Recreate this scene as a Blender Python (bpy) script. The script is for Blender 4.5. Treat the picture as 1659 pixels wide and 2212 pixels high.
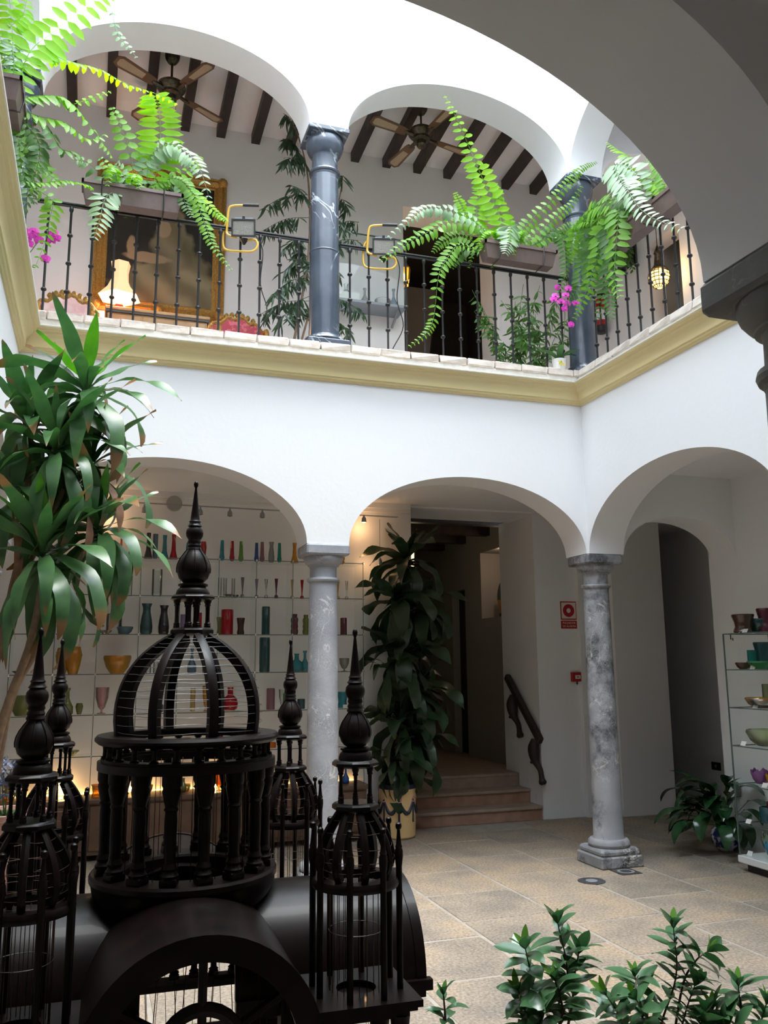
import bpy, math, random
from mathutils import Vector, Matrix
random.seed(7)
SC = bpy.context.scene
COL = SC.collection
PI = math.pi
for o in list(bpy.data.objects): bpy.data.objects.remove(o)

# ------------------------------------------------------------------ camera
CAM = Vector((-4.3643, -7.0031, 1.7844)); FPX = 1859.8; IW, IH = 1659, 2212
def _axes(yaw=.3232, pit=.1762, rol=-.0089):
    F = Vector((math.sin(yaw)*math.cos(pit), math.cos(yaw)*math.cos(pit), math.sin(pit)))
    R = Vector((math.cos(yaw), -math.sin(yaw), 0)); U = R.cross(F)
    return R*math.cos(rol)+U*math.sin(rol), -R*math.sin(rol)+U*math.cos(rol), F
CR, CU, CF = _axes()
cd = bpy.data.cameras.new('camera'); cam = bpy.data.objects.new('camera', cd); COL.objects.link(cam)
cd.sensor_fit = 'VERTICAL'; cd.sensor_height = 24; cd.lens = FPX/IH*24; cd.clip_start = .02; cd.clip_end = 200
m = Matrix((CR, CU, -CF)).transposed().to_4x4(); m.translation = CAM; cam.matrix_world = m
SC.camera = cam
def at(px, py, ax, val):
    """point where the ray through photo pixel (px,py) meets the plane coordinate[ax] == val"""
    d = CF + CR*((px-IW/2)/FPX) - CU*((py-IH/2)/FPX)
    return CAM + d*((val-CAM[ax])/d[ax])
# ------------------------------------------------------------------ world, sun, exposure
w = bpy.data.worlds.new('sky'); SC.world = w; w.use_nodes = True
bg = w.node_tree.nodes['Background']; bg.inputs[0].default_value = (.80, .905, 1.0, 1); bg.inputs[1].default_value = 5.6
sd = bpy.data.lights.new('sun', 'SUN'); sd.energy = 3.6; sd.angle = math.radians(35); sd.color = (1, .97, .92)
so = bpy.data.objects.new('sun', sd); COL.objects.link(so); so.rotation_euler = (math.radians(10), math.radians(5), 0)
VS = SC.view_settings; SC.display_settings.display_device = 'sRGB'
VS.view_transform = 'Standard'; VS.look = 'None'; VS.gamma = 1; VS.use_curve_mapping = False; VS.exposure = 0.60
SC.cycles.transparent_max_bounces = 48

# ------------------------------------------------------------------ materials
MATS = {}
def _new(name):
    m = bpy.data.materials.new(name); m.use_nodes = True; MATS[name] = m
    nt = m.node_tree; return m, nt, nt.nodes['Principled BSDF'], nt.nodes, nt.links
def mat(name, col, rough=.6, metal=0., spec=.5, col2=None, scale=8., bump=0., bscale=None, emit=None, es=0., detail=4., coat=0., coords='Object', lo=.35, hi=.65, trans=0.):
    m, nt, b, N, L = _new(name)
    b.inputs['Roughness'].default_value = rough; b.inputs['Metallic'].default_value = metal
    b.inputs['Specular IOR Level'].default_value = spec; b.inputs['Coat Weight'].default_value = coat
    b.inputs['Base Color'].default_value = (*col, 1)
    tc = N.new('ShaderNodeTexCoord')
    if col2:
        n = N.new('ShaderNodeTexNoise'); n.inputs['Scale'].default_value = scale; n.inputs['Detail'].default_value = detail
        L.new(tc.outputs[coords], n.inputs['Vector'])
        r = N.new('ShaderNodeValToRGB'); r.color_ramp.elements[0].position = lo; r.color_ramp.elements[1].position = hi
        r.color_ramp.elements[0].color = (*col, 1); r.color_ramp.elements[1].color = (*col2, 1)
        L.new(n.outputs['Fac'], r.inputs[0]); L.new(r.outputs[0], b.inputs['Base Color'])
    if bump:
        n2 = N.new('ShaderNodeTexNoise'); n2.inputs['Scale'].default_value = bscale or scale; n2.inputs['Detail'].default_value = 5
        L.new(tc.outputs[coords], n2.inputs['Vector'])
        bp = N.new('ShaderNodeBump'); bp.inputs['Strength'].default_value = bump; bp.inputs['Distance'].default_value = .01
        L.new(n2.outputs['Fac'], bp.inputs['Height']); L.new(bp.outputs[0], b.inputs['Normal'])
    if emit:
        b.inputs['Emission Color'].default_value = (*emit, 1); b.inputs['Emission Strength'].default_value = es
    if trans: b.inputs['Transmission Weight'].default_value = trans
    return m
def leafmat(name, col, col2, trans, rough=.35, scale=6., tip=None):
    """leaf: glossy face plus translucency"""
    m, nt, b, N, L = _new(name)
    tc = N.new('ShaderNodeTexCoord'); n = N.new('ShaderNodeTexNoise'); n.inputs['Scale'].default_value = scale
    L.new(tc.outputs['Object'], n.inputs['Vector'])
    r = N.new('ShaderNodeValToRGB'); r.color_ramp.elements[0].position = .35; r.color_ramp.elements[1].position = .65
    r.color_ramp.elements[0].color = (*col, 1); r.color_ramp.elements[1].color = (*col2, 1)
    L.new(n.outputs['Fac'], r.inputs[0]); cout = r.outputs[0]
    if tip:   # brown dry tip along the uv length
        uv = N.new('ShaderNodeSeparateXYZ'); L.new(tc.outputs['UV'], uv.inputs[0])
        oi = N.new('ShaderNodeObjectInfo'); ma = N.new('ShaderNodeMath'); ma.operation = 'MULTIPLY_ADD'
        L.new(oi.outputs['Random'], ma.inputs[0]); ma.inputs[1].default_value = .20; L.new(uv.outputs[0], ma.inputs[2])
        rr = N.new('ShaderNodeValToRGB'); rr.color_ramp.elements[0].position = .97; rr.color_ramp.elements[1].position = 1.06
        rr.color_ramp.elements[0].position = .93; rr.color_ramp.elements[1].position = 1.0; ma.inputs[1].default_value = .16
        L.new(ma.outputs[0], rr.inputs[0])
        mx = N.new('ShaderNodeMix'); mx.data_type = 'RGBA'
        L.new(rr.outputs[0], mx.inputs['Factor']); L.new(cout, mx.inputs['A']); mx.inputs['B'].default_value = (*tip, 1); cout = mx.outputs['Result']
    L.new(cout, b.inputs['Base Color']); b.inputs['Roughness'].default_value = rough
    t = N.new('ShaderNodeBsdfTranslucent'); L.new(cout, t.inputs[0])
    g = N.new('ShaderNodeHueSaturation'); g.inputs['Saturation'].default_value = 1.25; g.inputs['Value'].default_value = 1.5
    L.new(cout, g.inputs['Color']); L.new(g.outputs[0], t.inputs[0])
    ms = N.new('ShaderNodeMixShader'); ms.inputs[0].default_value = trans
    L.new(b.outputs[0], ms.inputs[1]); L.new(t.outputs[0], ms.inputs[2]); L.new(ms.outputs[0], N['Material Output'].inputs[0])
    return m
def glassmat(name, col, solid=.35, rough=.06, deep=None):
    """tinted glass: clear tint + glossy body, so light passes through thin walls"""
    m, nt, b, N, L = _new(name)
    b.inputs['Base Color'].default_value = (*(deep or col), 1); b.inputs['Roughness'].default_value = rough
    t = N.new('ShaderNodeBsdfTransparent'); t.inputs[0].default_value = (*col, 1)
    ms = N.new('ShaderNodeMixShader'); ms.inputs[0].default_value = solid
    L.new(t.outputs[0], ms.inputs[1]); L.new(b.outputs[0], ms.inputs[2])
    gl = N.new('ShaderNodeBsdfGlossy'); gl.inputs['Roughness'].default_value = .03
    fr = N.new('ShaderNodeFresnel'); fr.inputs[0].default_value = 1.45
    m2 = N.new('ShaderNodeMixShader'); L.new(fr.outputs[0], m2.inputs[0]); L.new(ms.outputs[0], m2.inputs[1]); L.new(gl.outputs[0], m2.inputs[2])
    L.new(m2.outputs[0], N['Material Output'].inputs[0])
    return m
def M(n): return MATS[n]

# ------------------------------------------------------------------ mesh building
ORG = {}
class MB:
    def __init__(s): s.v = []; s.f = []; s.uv = {}
    def add(s, vs, fs, mtx=None):
        n = len(s.v)
        s.v += [tuple(mtx @ Vector(p)) if mtx else tuple(p) for p in vs]
        s.f += [tuple(i+n for i in f) for f in fs]; return s
    def box(s, x0, x1, y0, y1, z0, z1, mtx=None):
        return s.add([(x0,y0,z0),(x1,y0,z0),(x1,y1,z0),(x0,y1,z0),(x0,y0,z1),(x1,y0,z1),(x1,y1,z1),(x0,y1,z1)],
            [(3,2,1,0),(4,5,6,7),(0,1,5,4),(1,2,6,5),(2,3,7,6),(3,0,4,7)], mtx)
    def bbox(s, x0, x1, y0, y1, z0, z1, b=.01, mtx=None):   # box with chamfered vertical and top/bottom edges
        P = [(x0+b,y0),(x1-b,y0),(x1,y0+b),(x1,y1-b),(x1-b,y1),(x0+b,y1),(x0,y1-b),(x0,y0+b)]
        c = ((x0+x1)/2, (y0+y1)/2)
        def ins(p): return (p[0]+(b if p[0]<c[0] else -b)*.7, p[1]+(b if p[1]<c[1] else -b)*.7)
        vs = [(*ins(p), z0) for p in P]+[(*p, z0+b) for p in P]+[(*p, z1-b) for p in P]+[(*ins(p), z1) for p in P]
        fs = [tuple(range(7,-1,-1)), tuple(range(24,32))]
        for k in range(3):
            for i in range(8):
                j = (i+1)%8; fs.append((k*8+i, k*8+j, k*8+8+j, k*8+8+i))
        return s.add(vs, fs, mtx)
    def lathe(s, prof, c=(0,0,0), n=16, mtx=None, rot=0., cap=True):
        vs = []; fs = []
        for r, z in prof:
            for i in range(n):
                a = rot+2*PI*i/n; vs.append((c[0]+r*math.cos(a), c[1]+r*math.sin(a), c[2]+z))
        for k in range(len(prof)-1):
            for i in range(n):
                j = (i+1)%n; fs.append((k*n+i, k*n+j, (k+1)*n+j, (k+1)*n+i))
        if cap:
            if prof[0][0] > 1e-4: fs.append(tuple(range(n-1,-1,-1)))
            if prof[-1][0] > 1e-4: q = (len(prof)-1)*n; fs.append(tuple(q+i for i in range(n)))
        return s.add(vs, fs, mtx)
    def tube(s, pts, r, n=6, closed=False, mtx=None):
        pts = [Vector(p) for p in pts]; m = len(pts); rs = r if isinstance(r, (list, tuple)) else [r]*m
        vs = []; fs = []; prev = None
        for i, p in enumerate(pts):
            a = pts[i-1] if (i > 0 or closed) else p; b = pts[(i+1)%m] if (i < m-1 or closed) else p
            t = (b-a).normalized() if (b-a).length > 1e-9 else Vector((0,0,1))
            u = prev if prev is not None else (Vector((0,0,1)) if abs(t.z) < .9 else Vector((1,0,0)))
            u = (u - t*u.dot(t)); u = u.normalized() if u.length > 1e-6 else t.orthogonal().normalized()
            w_ = t.cross(u); prev = u
            for k in range(n):
                an = 2*PI*k/n; vs.append(p+(u*math.cos(an)+w_*math.sin(an))*rs[i])
        for i in range(m if closed else m-1):
            i2 = (i+1)%m
            for k in range(n):
                k2 = (k+1)%n; fs.append((i*n+k, i*n+k2, i2*n+k2, i2*n+k))
        if not closed: fs += [tuple(range(n-1,-1,-1)), tuple((m-1)*n+k for k in range(n))]
        return s.add(vs, fs, mtx)
    def prism(s, poly, d0, d1, plane='xy', mtx=None):
        f3 = {'xy': lambda a,b,d: (a,b,d), 'xz': lambda a,b,d: (a,d,b), 'yz': lambda a,b,d: (d,a,b)}[plane]
        n = len(poly); vs = [f3(a,b,d0) for a,b in poly]+[f3(a,b,d1) for a,b in poly]
        fs = [tuple(range(n-1,-1,-1)), tuple(range(n,2*n))]+[(i,(i+1)%n,n+(i+1)%n,n+i) for i in range(n)]
        return s.add(vs, fs, mtx)
    def ring(s, r0, r1, z0, z1, c=(0,0,0), n=32, mtx=None):   # flat annulus with thickness
        vs = []; fs = []
        for r, z in ((r0,z0),(r1,z0),(r1,z1),(r0,z1)):
            for i in range(n): a = 2*PI*i/n; vs.append((c[0]+r*math.cos(a), c[1]+r*math.sin(a), c[2]+z))
        for k in range(4):
            for i in range(n):
                j = (i+1)%n; k2 = (k+1)%4; fs.append((k*n+i, k*n+j, k2*n+j, k2*n+i))
        return s.add(vs, fs, mtx)
    def leaf(s, L, W, droop=0., fold=.25, n=7, wave=0., mtx=None, shape=None, seed=0, uv=True):
        """blade along +x from origin, arching down by droop radians, V fold, wavy edges"""
        rnd = random.Random(seed); x = z = 0.; vs = []; ph = rnd.uniform(0,6); tw = rnd.uniform(-1,1) if wave > .05 else 0
        base = len(s.v)
        for i in range(n+1):
            t = i/n; a = -droop*t
            wd = (shape(t) if shape else math.sin(PI*min(1,t*.92+.06))**.8)*W/2
            e1 = wave*(math.sin(ph+t*9)+.6*math.sin(ph*2+t*17))*W+tw*t*wd; e2 = wave*(math.sin(ph+1.7+t*10)+.6*math.sin(ph+t*15))*W-tw*t*wd
            nz = Vector((-math.sin(a), 0, math.cos(a))); c = Vector((x,0,z))
            vs += [c+Vector((0,wd,0))+nz*(fold*wd+e1), c, c+Vector((0,-wd,0))+nz*(fold*wd+e2)]
            x += L/n*math.cos(a); z += L/n*math.sin(a)
        fs = []
        for i in range(n):
            k = i*3; fs += [(k,k+1,k+4,k+3),(k+1,k+2,k+5,k+4)]
        for i in range(n+1):
            for k in range(3): s.uv[base+i*3+k] = (i/n, k/2)
        return s.add(vs, fs, mtx)
    def build(s, name, mt=None, parent=None, smooth=35, label=None, cat=None, group=None, kind=None, mtx=None):
        me = bpy.data.meshes.new(name); vs = s.v
        if parent is not None: o = ORG.get(parent.name, Vector((0,0,0)))
        elif mtx is None:
            xs = [p[0] for p in vs]; ys = [p[1] for p in vs]; zs = [p[2] for p in vs]
            o = Vector(((min(xs)+max(xs))/2, (min(ys)+max(ys))/2, min(zs)))
        else: o = Vector((0,0,0))
        me.from_pydata([(p[0]-o.x, p[1]-o.y, p[2]-o.z) for p in vs], [], s.f)
        if s.uv:
            ul = me.uv_layers.new(name='uv')
            for lp in me.loops: ul.data[lp.index].uv = s.uv.get(lp.vertex_index, (0,0))
        if smooth:
            me.shade_smooth()
            if smooth < 180: me.set_sharp_from_angle(angle=math.radians(smooth))
        if mt: me.materials.append(M(mt) if isinstance(mt, str) else mt)
        ob = bpy.data.objects.new(name, me); COL.objects.link(ob)
        if parent is not None: ob.parent = parent; ORG[ob.name] = o
        else:
            ob.location = o; ORG[ob.name] = o.copy()
            if mtx is not None: ob.matrix_world = mtx
        return tag(ob, label, cat, group, kind)
def tag(o, label=None, cat=None, group=None, kind=None):
    if label: o['label'] = label
    if cat: o['category'] = cat
    if group: o['group'] = group
    if kind: o['kind'] = kind
    return o
def thing(name, label, cat, loc, group=None, rz=0.):
    o = bpy.data.objects.new(name, None); COL.objects.link(o); o.location = loc; o.rotation_euler = (0,0,rz)
    o.empty_display_size = .1
    ORG[o.name] = Vector(loc) if rz == 0 else Vector((0,0,0))
    return tag(o, label, cat, group)
def inst(src, parent, mtx, name=None):
    """a piece that shares its mesh; mtx in the parent's frame"""
    o = bpy.data.objects.new(name or src.name.split('.')[0], src.data if hasattr(src, 'data') else src); COL.objects.link(o)
    o.parent = parent; o.matrix_local = mtx; return o
def mesh_of(mb, name, mt, smooth=35):
    ob = mb.build(name, mt, smooth=smooth, mtx=Matrix()); me = ob.data; bpy.data.objects.remove(ob); return me
def frame(o, x, z):
    """matrix with origin o, x axis along x, z close to z"""
    x = Vector(x).normalized(); y = Vector(z).cross(x)
    y = y.normalized() if y.length > 1e-6 else x.orthogonal().normalized()
    zz = x.cross(y); m = Matrix((x, y, zz)).transposed().to_4x4(); m.translation = Vector(o); return m
def spline(pts, n=24):
    P = [Vector(p) for p in pts]; P = [P[0]*2-P[1]]+P+[P[-1]*2-P[-2]]; out = []
    segs = len(P)-3
    for k in range(n+1):
        t = k/n*segs; i = min(int(t), segs-1); t -= i
        a,b,c,d = P[i:i+4]
        out.append(.5*((2*b)+(c-a)*t+(2*a-5*b+4*c-d)*t*t+(3*b-a-3*c+d)*t**3))
    return out
# ------------------------------------------------------------------ material library
mat('plaster', (.83,.83,.84), .9, spec=.2, bump=.12, bscale=22)
mat('plaster_inner', (.875,.88,.89), .9, spec=.2, bump=.10, bscale=26)
mat('plaster_upper', (.84,.775,.755), .9, spec=.2, bump=.10, bscale=26)
mat('ceiling_paint', (.86,.86,.865), .9, spec=.2)
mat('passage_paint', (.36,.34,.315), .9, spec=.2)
mat('cornice_yellow', (.80,.67,.36), .75, spec=.3)
mat('lip_cream', (.86,.83,.72), .7)
mat('mortar', (.50,.47,.44), .95, col2=(.60,.57,.53), scale=14, bump=.4, bscale=40)
mat('brick', (.46,.39,.345), .95, col2=(.58,.52,.475), scale=11, bump=.6, bscale=30)
mat('grout', (.34,.305,.26), .95, col2=(.42,.38,.33), scale=9)
mat('joist_wood', (.022,.013,.012), .55, col2=(.04,.024,.02), scale=9)
mat('step_riser', (.36,.20,.14), .6, col2=(.46,.28,.20), scale=7)
mat('step_tread', (.42,.32,.24), .5, col2=(.34,.26,.20), scale=8)
mat('iron', (.012,.012,.014), .45, spec=.5, bump=.3, bscale=90)
mat('black_plastic', (.015,.015,.016), .45)
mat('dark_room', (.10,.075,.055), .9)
mat('rosewood', (.003,.0015,.0015), .38, spec=.22, col2=(.009,.0035,.003), scale=12, coat=.04)
mat('steel_wire', (.30,.30,.30), .35, metal=1.)
mat('copper_wire', (.10,.055,.04), .45, metal=.8)
mat('chrome', (.8,.8,.8), .15, metal=1.)
mat('brushed_steel', (.48,.47,.45), .35, metal=1.)
mat('bronze', (.055,.042,.024), .38, metal=.8, col2=(.12,.10,.07), scale=40)
mat('fan_blade', (.13,.065,.032), .5)
mat('cane', (.45,.33,.22), .8, col2=(.36,.25,.16), scale=120)
mat('planter_brown', (.115,.075,.068), .5, col2=(.135,.09,.082), scale=20)
mat('soil', (.03,.022,.016), .95)
mat('yellow_metal', (.72,.42,.06), .4)
mat('grey_metal', (.30,.32,.35), .5, metal=.3)
mat('lamp_glass', (.22,.20,.17), .25, bump=.5, bscale=160)
mat('gilt', (.34,.17,.035), .45, metal=.55, col2=(.52,.30,.08), scale=60, bump=.9, bscale=55)
mat('red_silk', (.42,.012,.035), .45, col2=(.62,.10,.12), scale=26, lo=.48, hi=.56)
mat('pink_silk', (.80,.42,.42), .4, col2=(.92,.70,.66), scale=9)
mat('console_wood', (.40,.20,.07), .35, col2=(.55,.32,.13), scale=5)
mat('console_dark', (.05,.03,.02), .4)
mat('lamp_shade', (.85,.50,.28), .8, emit=(1.0,.55,.28), es=.55)
mat('signal_red', (.45,.012,.02), .5)
mat('sign_white', (.72,.68,.55), .6)
mat('sign_print', (.78,.74,.62), .6)
mat('white_enamel', (.80,.80,.78), .35)
mat('card', (.85,.84,.80), .7)
mat('counter_wood', (.10,.052,.030), .5, col2=(.15,.085,.05), scale=6)
mat('pot_yellow', (.80,.55,.26), .5)
mat('pot_navy', (.02,.028,.06), .4)
mat('terracotta', (.55,.30,.24), .8, col2=(.66,.42,.36), scale=8)
mat('blue_white', (.75,.78,.82), .12, col2=(.03,.05,.22), scale=16, lo=.44, hi=.52, coat=.5)
mat('white_ceramic', (.82,.82,.80), .15)
mat('petal_magenta', (.55,.02,.36), .5, col2=(.75,.06,.52), scale=12)
mat('petal_yellow', (.85,.65,.05), .5)
mat('petal_blue', (.16,.20,.32), .7, col2=(.30,.36,.50), scale=30)
mat('stem_green', (.12,.17,.05), .6)
mat('stem_brown', (.16,.095,.06), .8, col2=(.24,.16,.11), scale=14)
mat('cane_stem', (.36,.24,.15), .75, col2=(.25,.16,.10), scale=25)
mat('stem_red', (.13,.045,.04), .6)
mat('bulb_warm', (1,.8,.5), .5, emit=(1.0,.62,.25), es=14)
mat('bulb_white', (1,.9,.8), .5, emit=(1.0,.85,.65), es=16)
mat('lantern_glass', (.9,.7,.3), .4, emit=(1.0,.62,.18), es=2.2)
mat('lantern_pane', (.95,.85,.5), .5, emit=(1.0,.80,.38), es=1.1)
mat('strip_glow', (1,.7,.3), .5, emit=(1.0,.52,.14), es=5)
mat('extinguisher', (.5,.01,.015), .3)
mat('hatch_metal', (.06,.06,.065), .5, metal=.5, col2=(.11,.11,.12), scale=30)
mat('door_dark', (.022,.017,.014), .55)
mat('rubber', (.02,.02,.02), .6)
leafmat('fern_bright', (.19,.46,.015), (.28,.56,.03), .55, .5, 5)
leafmat('fern_mid', (.12,.30,.025), (.18,.38,.045), .42, .45, 5)
leafmat('fern_dark', (.05,.13,.025), (.08,.19,.035), .28, .45, 5)
leafmat('fern_pale', (.22,.34,.19), (.30,.44,.26), .25, .28, 5)
leafmat('draco_leaf', (.05,.125,.05), (.085,.19,.065), .16, .30, 5, tip=(.27,.15,.07))
leafmat('draco_young', (.07,.22,.03), (.10,.28,.04), .30, .35, 5)
leafmat('draco_dry', (.26,.13,.075), (.36,.20,.12), .15, .7, 9)
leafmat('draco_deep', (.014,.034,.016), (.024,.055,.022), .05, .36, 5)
leafmat('ficus_leaf', (.028,.06,.03), (.05,.09,.04), .15, .25, 7)
leafmat('bamboo_leaf', (.06,.15,.03), (.10,.22,.05), .3, .45, 7)
leafmat('gardenia_leaf', (.06,.15,.065), (.09,.21,.085), .14, .2, 9)
leafmat('gardenia_young', (.14,.30,.05), (.10,.24,.05), .25, .2, 9)
leafmat('lily_leaf', (.012,.05,.018), (.022,.075,.025), .06, .15, 9)
leafmat('orchid_leaf', (.05,.13,.04), (.07,.17,.05), .1, .3, 9)

def floor_tile_mat():
    m, nt, b, N, L = _new('floor_tile')
    tc = N.new('ShaderNodeTexCoord'); oi = N.new('ShaderNodeObjectInfo')
    va = N.new('ShaderNodeVectorMath'); va.operation = 'ADD'; L.new(tc.outputs['Object'], va.inputs[0]); L.new(oi.outputs['Location'], va.inputs[1])
    n = N.new('ShaderNodeTexNoise'); n.inputs['Scale'].default_value = 2.2; n.inputs['Detail'].default_value = 3; L.new(va.outputs[0], n.inputs['Vector'])
    n2 = N.new('ShaderNodeTexNoise'); n2.inputs['Scale'].default_value = 55; n2.inputs['Detail'].default_value = 4; L.new(va.outputs[0], n2.inputs['Vector'])
    r = N.new('ShaderNodeValToRGB'); e = r.color_ramp.elements
    e[0].position = .32; e[0].color = (.25,.22,.185,1); e[1].position = .68; e[1].color = (.41,.325,.235,1)
    k = r.color_ramp.elements.new(.5); k.color = (.33,.28,.225,1)
    ad = N.new('ShaderNodeMath'); ad.operation = 'MULTIPLY_ADD'; L.new(oi.outputs['Random'], ad.inputs[0]); ad.inputs[1].default_value = .22
    sb = N.new('ShaderNodeMath'); sb.operation = 'SUBTRACT'; L.new(n.outputs['Fac'], sb.inputs[0]); sb.inputs[1].default_value = .11
    L.new(sb.outputs[0], ad.inputs[2]); L.new(ad.outputs[0], r.inputs[0])
    r2 = N.new('ShaderNodeValToRGB'); r2.color_ramp.elements[0].position = .3; r2.color_ramp.elements[1].position = .7
    r2.color_ramp.elements[0].color = (.50,.48,.48,1); r2.color_ramp.elements[1].color = (1.40,1.36,1.32,1); L.new(n2.outputs['Fac'], r2.inputs[0])
    mx = N.new('ShaderNodeMix'); mx.data_type = 'RGBA'; mx.blend_type = 'MULTIPLY'; mx.inputs['Factor'].default_value = .8
    L.new(r.outputs[0], mx.inputs['A']); L.new(r2.outputs[0], mx.inputs['B']); L.new(mx.outputs['Result'], b.inputs['Base Color'])
    b.inputs['Roughness'].default_value = .62; b.inputs['Specular IOR Level'].default_value = .35
    bp = N.new('ShaderNodeBump'); bp.inputs['Strength'].default_value = .25; bp.inputs['Distance'].default_value = .004
    L.new(n2.outputs['Fac'], bp.inputs['Height']); L.new(bp.outputs[0], b.inputs['Normal'])
floor_tile_mat()

def marble(name, base, base2, vein, rough, vscale=2.2, thr=.035, stains=None, speck=False, coat=0.):
    m, nt, b, N, L = _new(name)
    tc = N.new('ShaderNodeTexCoord')
    n0 = N.new('ShaderNodeTexNoise'); n0.inputs['Scale'].default_value = 3.2; n0.inputs['Detail'].default_value = 5; L.new(tc.outputs['Object'], n0.inputs['Vector'])
    r0 = N.new('ShaderNodeValToRGB'); r0.color_ramp.elements[0].position = .35; r0.color_ramp.elements[1].position = .68
    r0.color_ramp.elements[0].color = (*base,1); r0.color_ramp.elements[1].color = (*base2,1); L.new(n0.outputs['Fac'], r0.inputs[0]); cur = r0.outputs[0]
    if stains:
        ns = N.new('ShaderNodeTexNoise'); ns.inputs['Scale'].default_value = 2.0; ns.inputs['Detail'].default_value = 6; ns.inputs['Roughness'].default_value = .7
        L.new(tc.outputs['Object'], ns.inputs['Vector'])
        rs = N.new('ShaderNodeValToRGB'); rs.color_ramp.elements[0].position = .49; rs.color_ramp.elements[1].position = .63; L.new(ns.outputs['Fac'], rs.inputs[0])
        mx = N.new('ShaderNodeMix'); mx.data_type = 'RGBA'; L.new(rs.outputs[0], mx.inputs['Factor']); L.new(cur, mx.inputs['A']); mx.inputs['B'].default_value = (*stains,1); cur = mx.outputs['Result']
    nv = N.new('ShaderNodeTexNoise'); nv.inputs['Scale'].default_value = vscale; nv.inputs['Detail'].default_value = 4; nv.inputs['Distortion'].default_value = 1.2
    L.new(tc.outputs['Object'], nv.inputs['Vector'])
    sb = N.new('ShaderNodeMath'); sb.operation = 'SUBTRACT'; L.new(nv.outputs['Fac'], sb.inputs[0]); sb.inputs[1].default_value = .5
    ab = N.new('ShaderNodeMath'); ab.operation = 'ABSOLUTE'; L.new(sb.outputs[0], ab.inputs[0])
    rv = N.new('ShaderNodeValToRGB'); rv.color_ramp.elements[0].color = (1,1,1,1); rv.color_ramp.elements[1].color = (0,0,0,1)
    rv.color_ramp.elements[0].position = 0; rv.color_ramp.elements[1].position = thr; L.new(ab.outputs[0], rv.inputs[0])
    # veins only in patches
    npk = N.new('ShaderNodeTexNoise'); npk.inputs['Scale'].default_value = 2.6; L.new(tc.outputs['Object'], npk.inputs['Vector'])
    rp = N.new('ShaderNodeValToRGB'); rp.color_ramp.elements[0].position = .48; rp.color_ramp.elements[1].position = .62; L.new(npk.outputs['Fac'], rp.inputs[0])
    mu = N.new('ShaderNodeMath'); mu.operation = 'MULTIPLY'; L.new(rv.outputs[0], mu.inputs[0]); L.new(rp.outputs[0], mu.inputs[1])
    mx = N.new('ShaderNodeMix'); mx.data_type = 'RGBA'; L.new(mu.outputs[0], mx.inputs['Factor']); L.new(cur, mx.inputs['A']); mx.inputs['B'].default_value = (*vein,1); cur = mx.outputs['Result']
    if speck:
        v = N.new('ShaderNodeTexVoronoi'); v.feature = 'DISTANCE_TO_EDGE'; v.inputs['Scale'].default_value = 16
        n3 = N.new('ShaderNodeTexNoise'); n3.inputs['Scale'].default_value = 6; L.new(tc.outputs['Object'], n3.inputs['Vector'])
        vm = N.new('ShaderNodeVectorMath'); vm.operation = 'ADD'; L.new(tc.outputs['Object'], vm.inputs[0]); L.new(n3.outputs['Color'], vm.inputs[1]); L.new(vm.outputs[0], v.inputs['Vector'])
        rr = N.new('ShaderNodeValToRGB'); rr.color_ramp.elements[0].color = (.6,.6,.6,1); rr.color_ramp.elements[1].color = (0,0,0,1); rr.color_ramp.elements[1].position = .05
        L.new(v.outputs['Distance'], rr.inputs[0])
        m2 = N.new('ShaderNodeMath'); m2.operation = 'MULTIPLY'; L.new(rr.outputs[0], m2.inputs[0]); L.new(rp.outputs[0], m2.inputs[1])
        mx = N.new('ShaderNodeMix'); mx.data_type = 'RGBA'; L.new(m2.outputs[0], mx.inputs['Factor']); L.new(cur, mx.inputs['A']); mx.inputs['B'].default_value = (.72,.71,.68,1); cur = mx.outputs['Result']
    L.new(cur, b.inputs['Base Color']); b.inputs['Roughness'].default_value = rough; b.inputs['Coat Weight'].default_value = coat
    nb = N.new('ShaderNodeTexNoise'); nb.inputs['Scale'].default_value = 40; nb.inputs['Detail'].default_value = 4; L.new(tc.outputs['Object'], nb.inputs['Vector'])
    bp = N.new('ShaderNodeBump'); bp.inputs['Strength'].default_value = .05 if coat else .35; bp.inputs['Distance'].default_value = .006
    L.new(nb.outputs['Fac'], bp.inputs['Height']); L.new(bp.outputs[0], b.inputs['Normal'])
marble('marble_dark', (.045,.058,.082), (.080,.098,.13), (.60,.65,.72), .22, 1.4, .008, coat=.3)
marble('stone_pale', (.25,.26,.285), (.40,.41,.445), (.66,.66,.66), .6, 4.0, .02, speck=True)
marble('stone_worn', (.26,.265,.285), (.40,.405,.43), (.62,.61,.57), .6, 4.0, .02, stains=(.04,.04,.045), speck=True)
marble('stone_near', (.17,.17,.167), (.25,.25,.24), (.3,.3,.28), .8, 4.0, .01)

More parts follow.
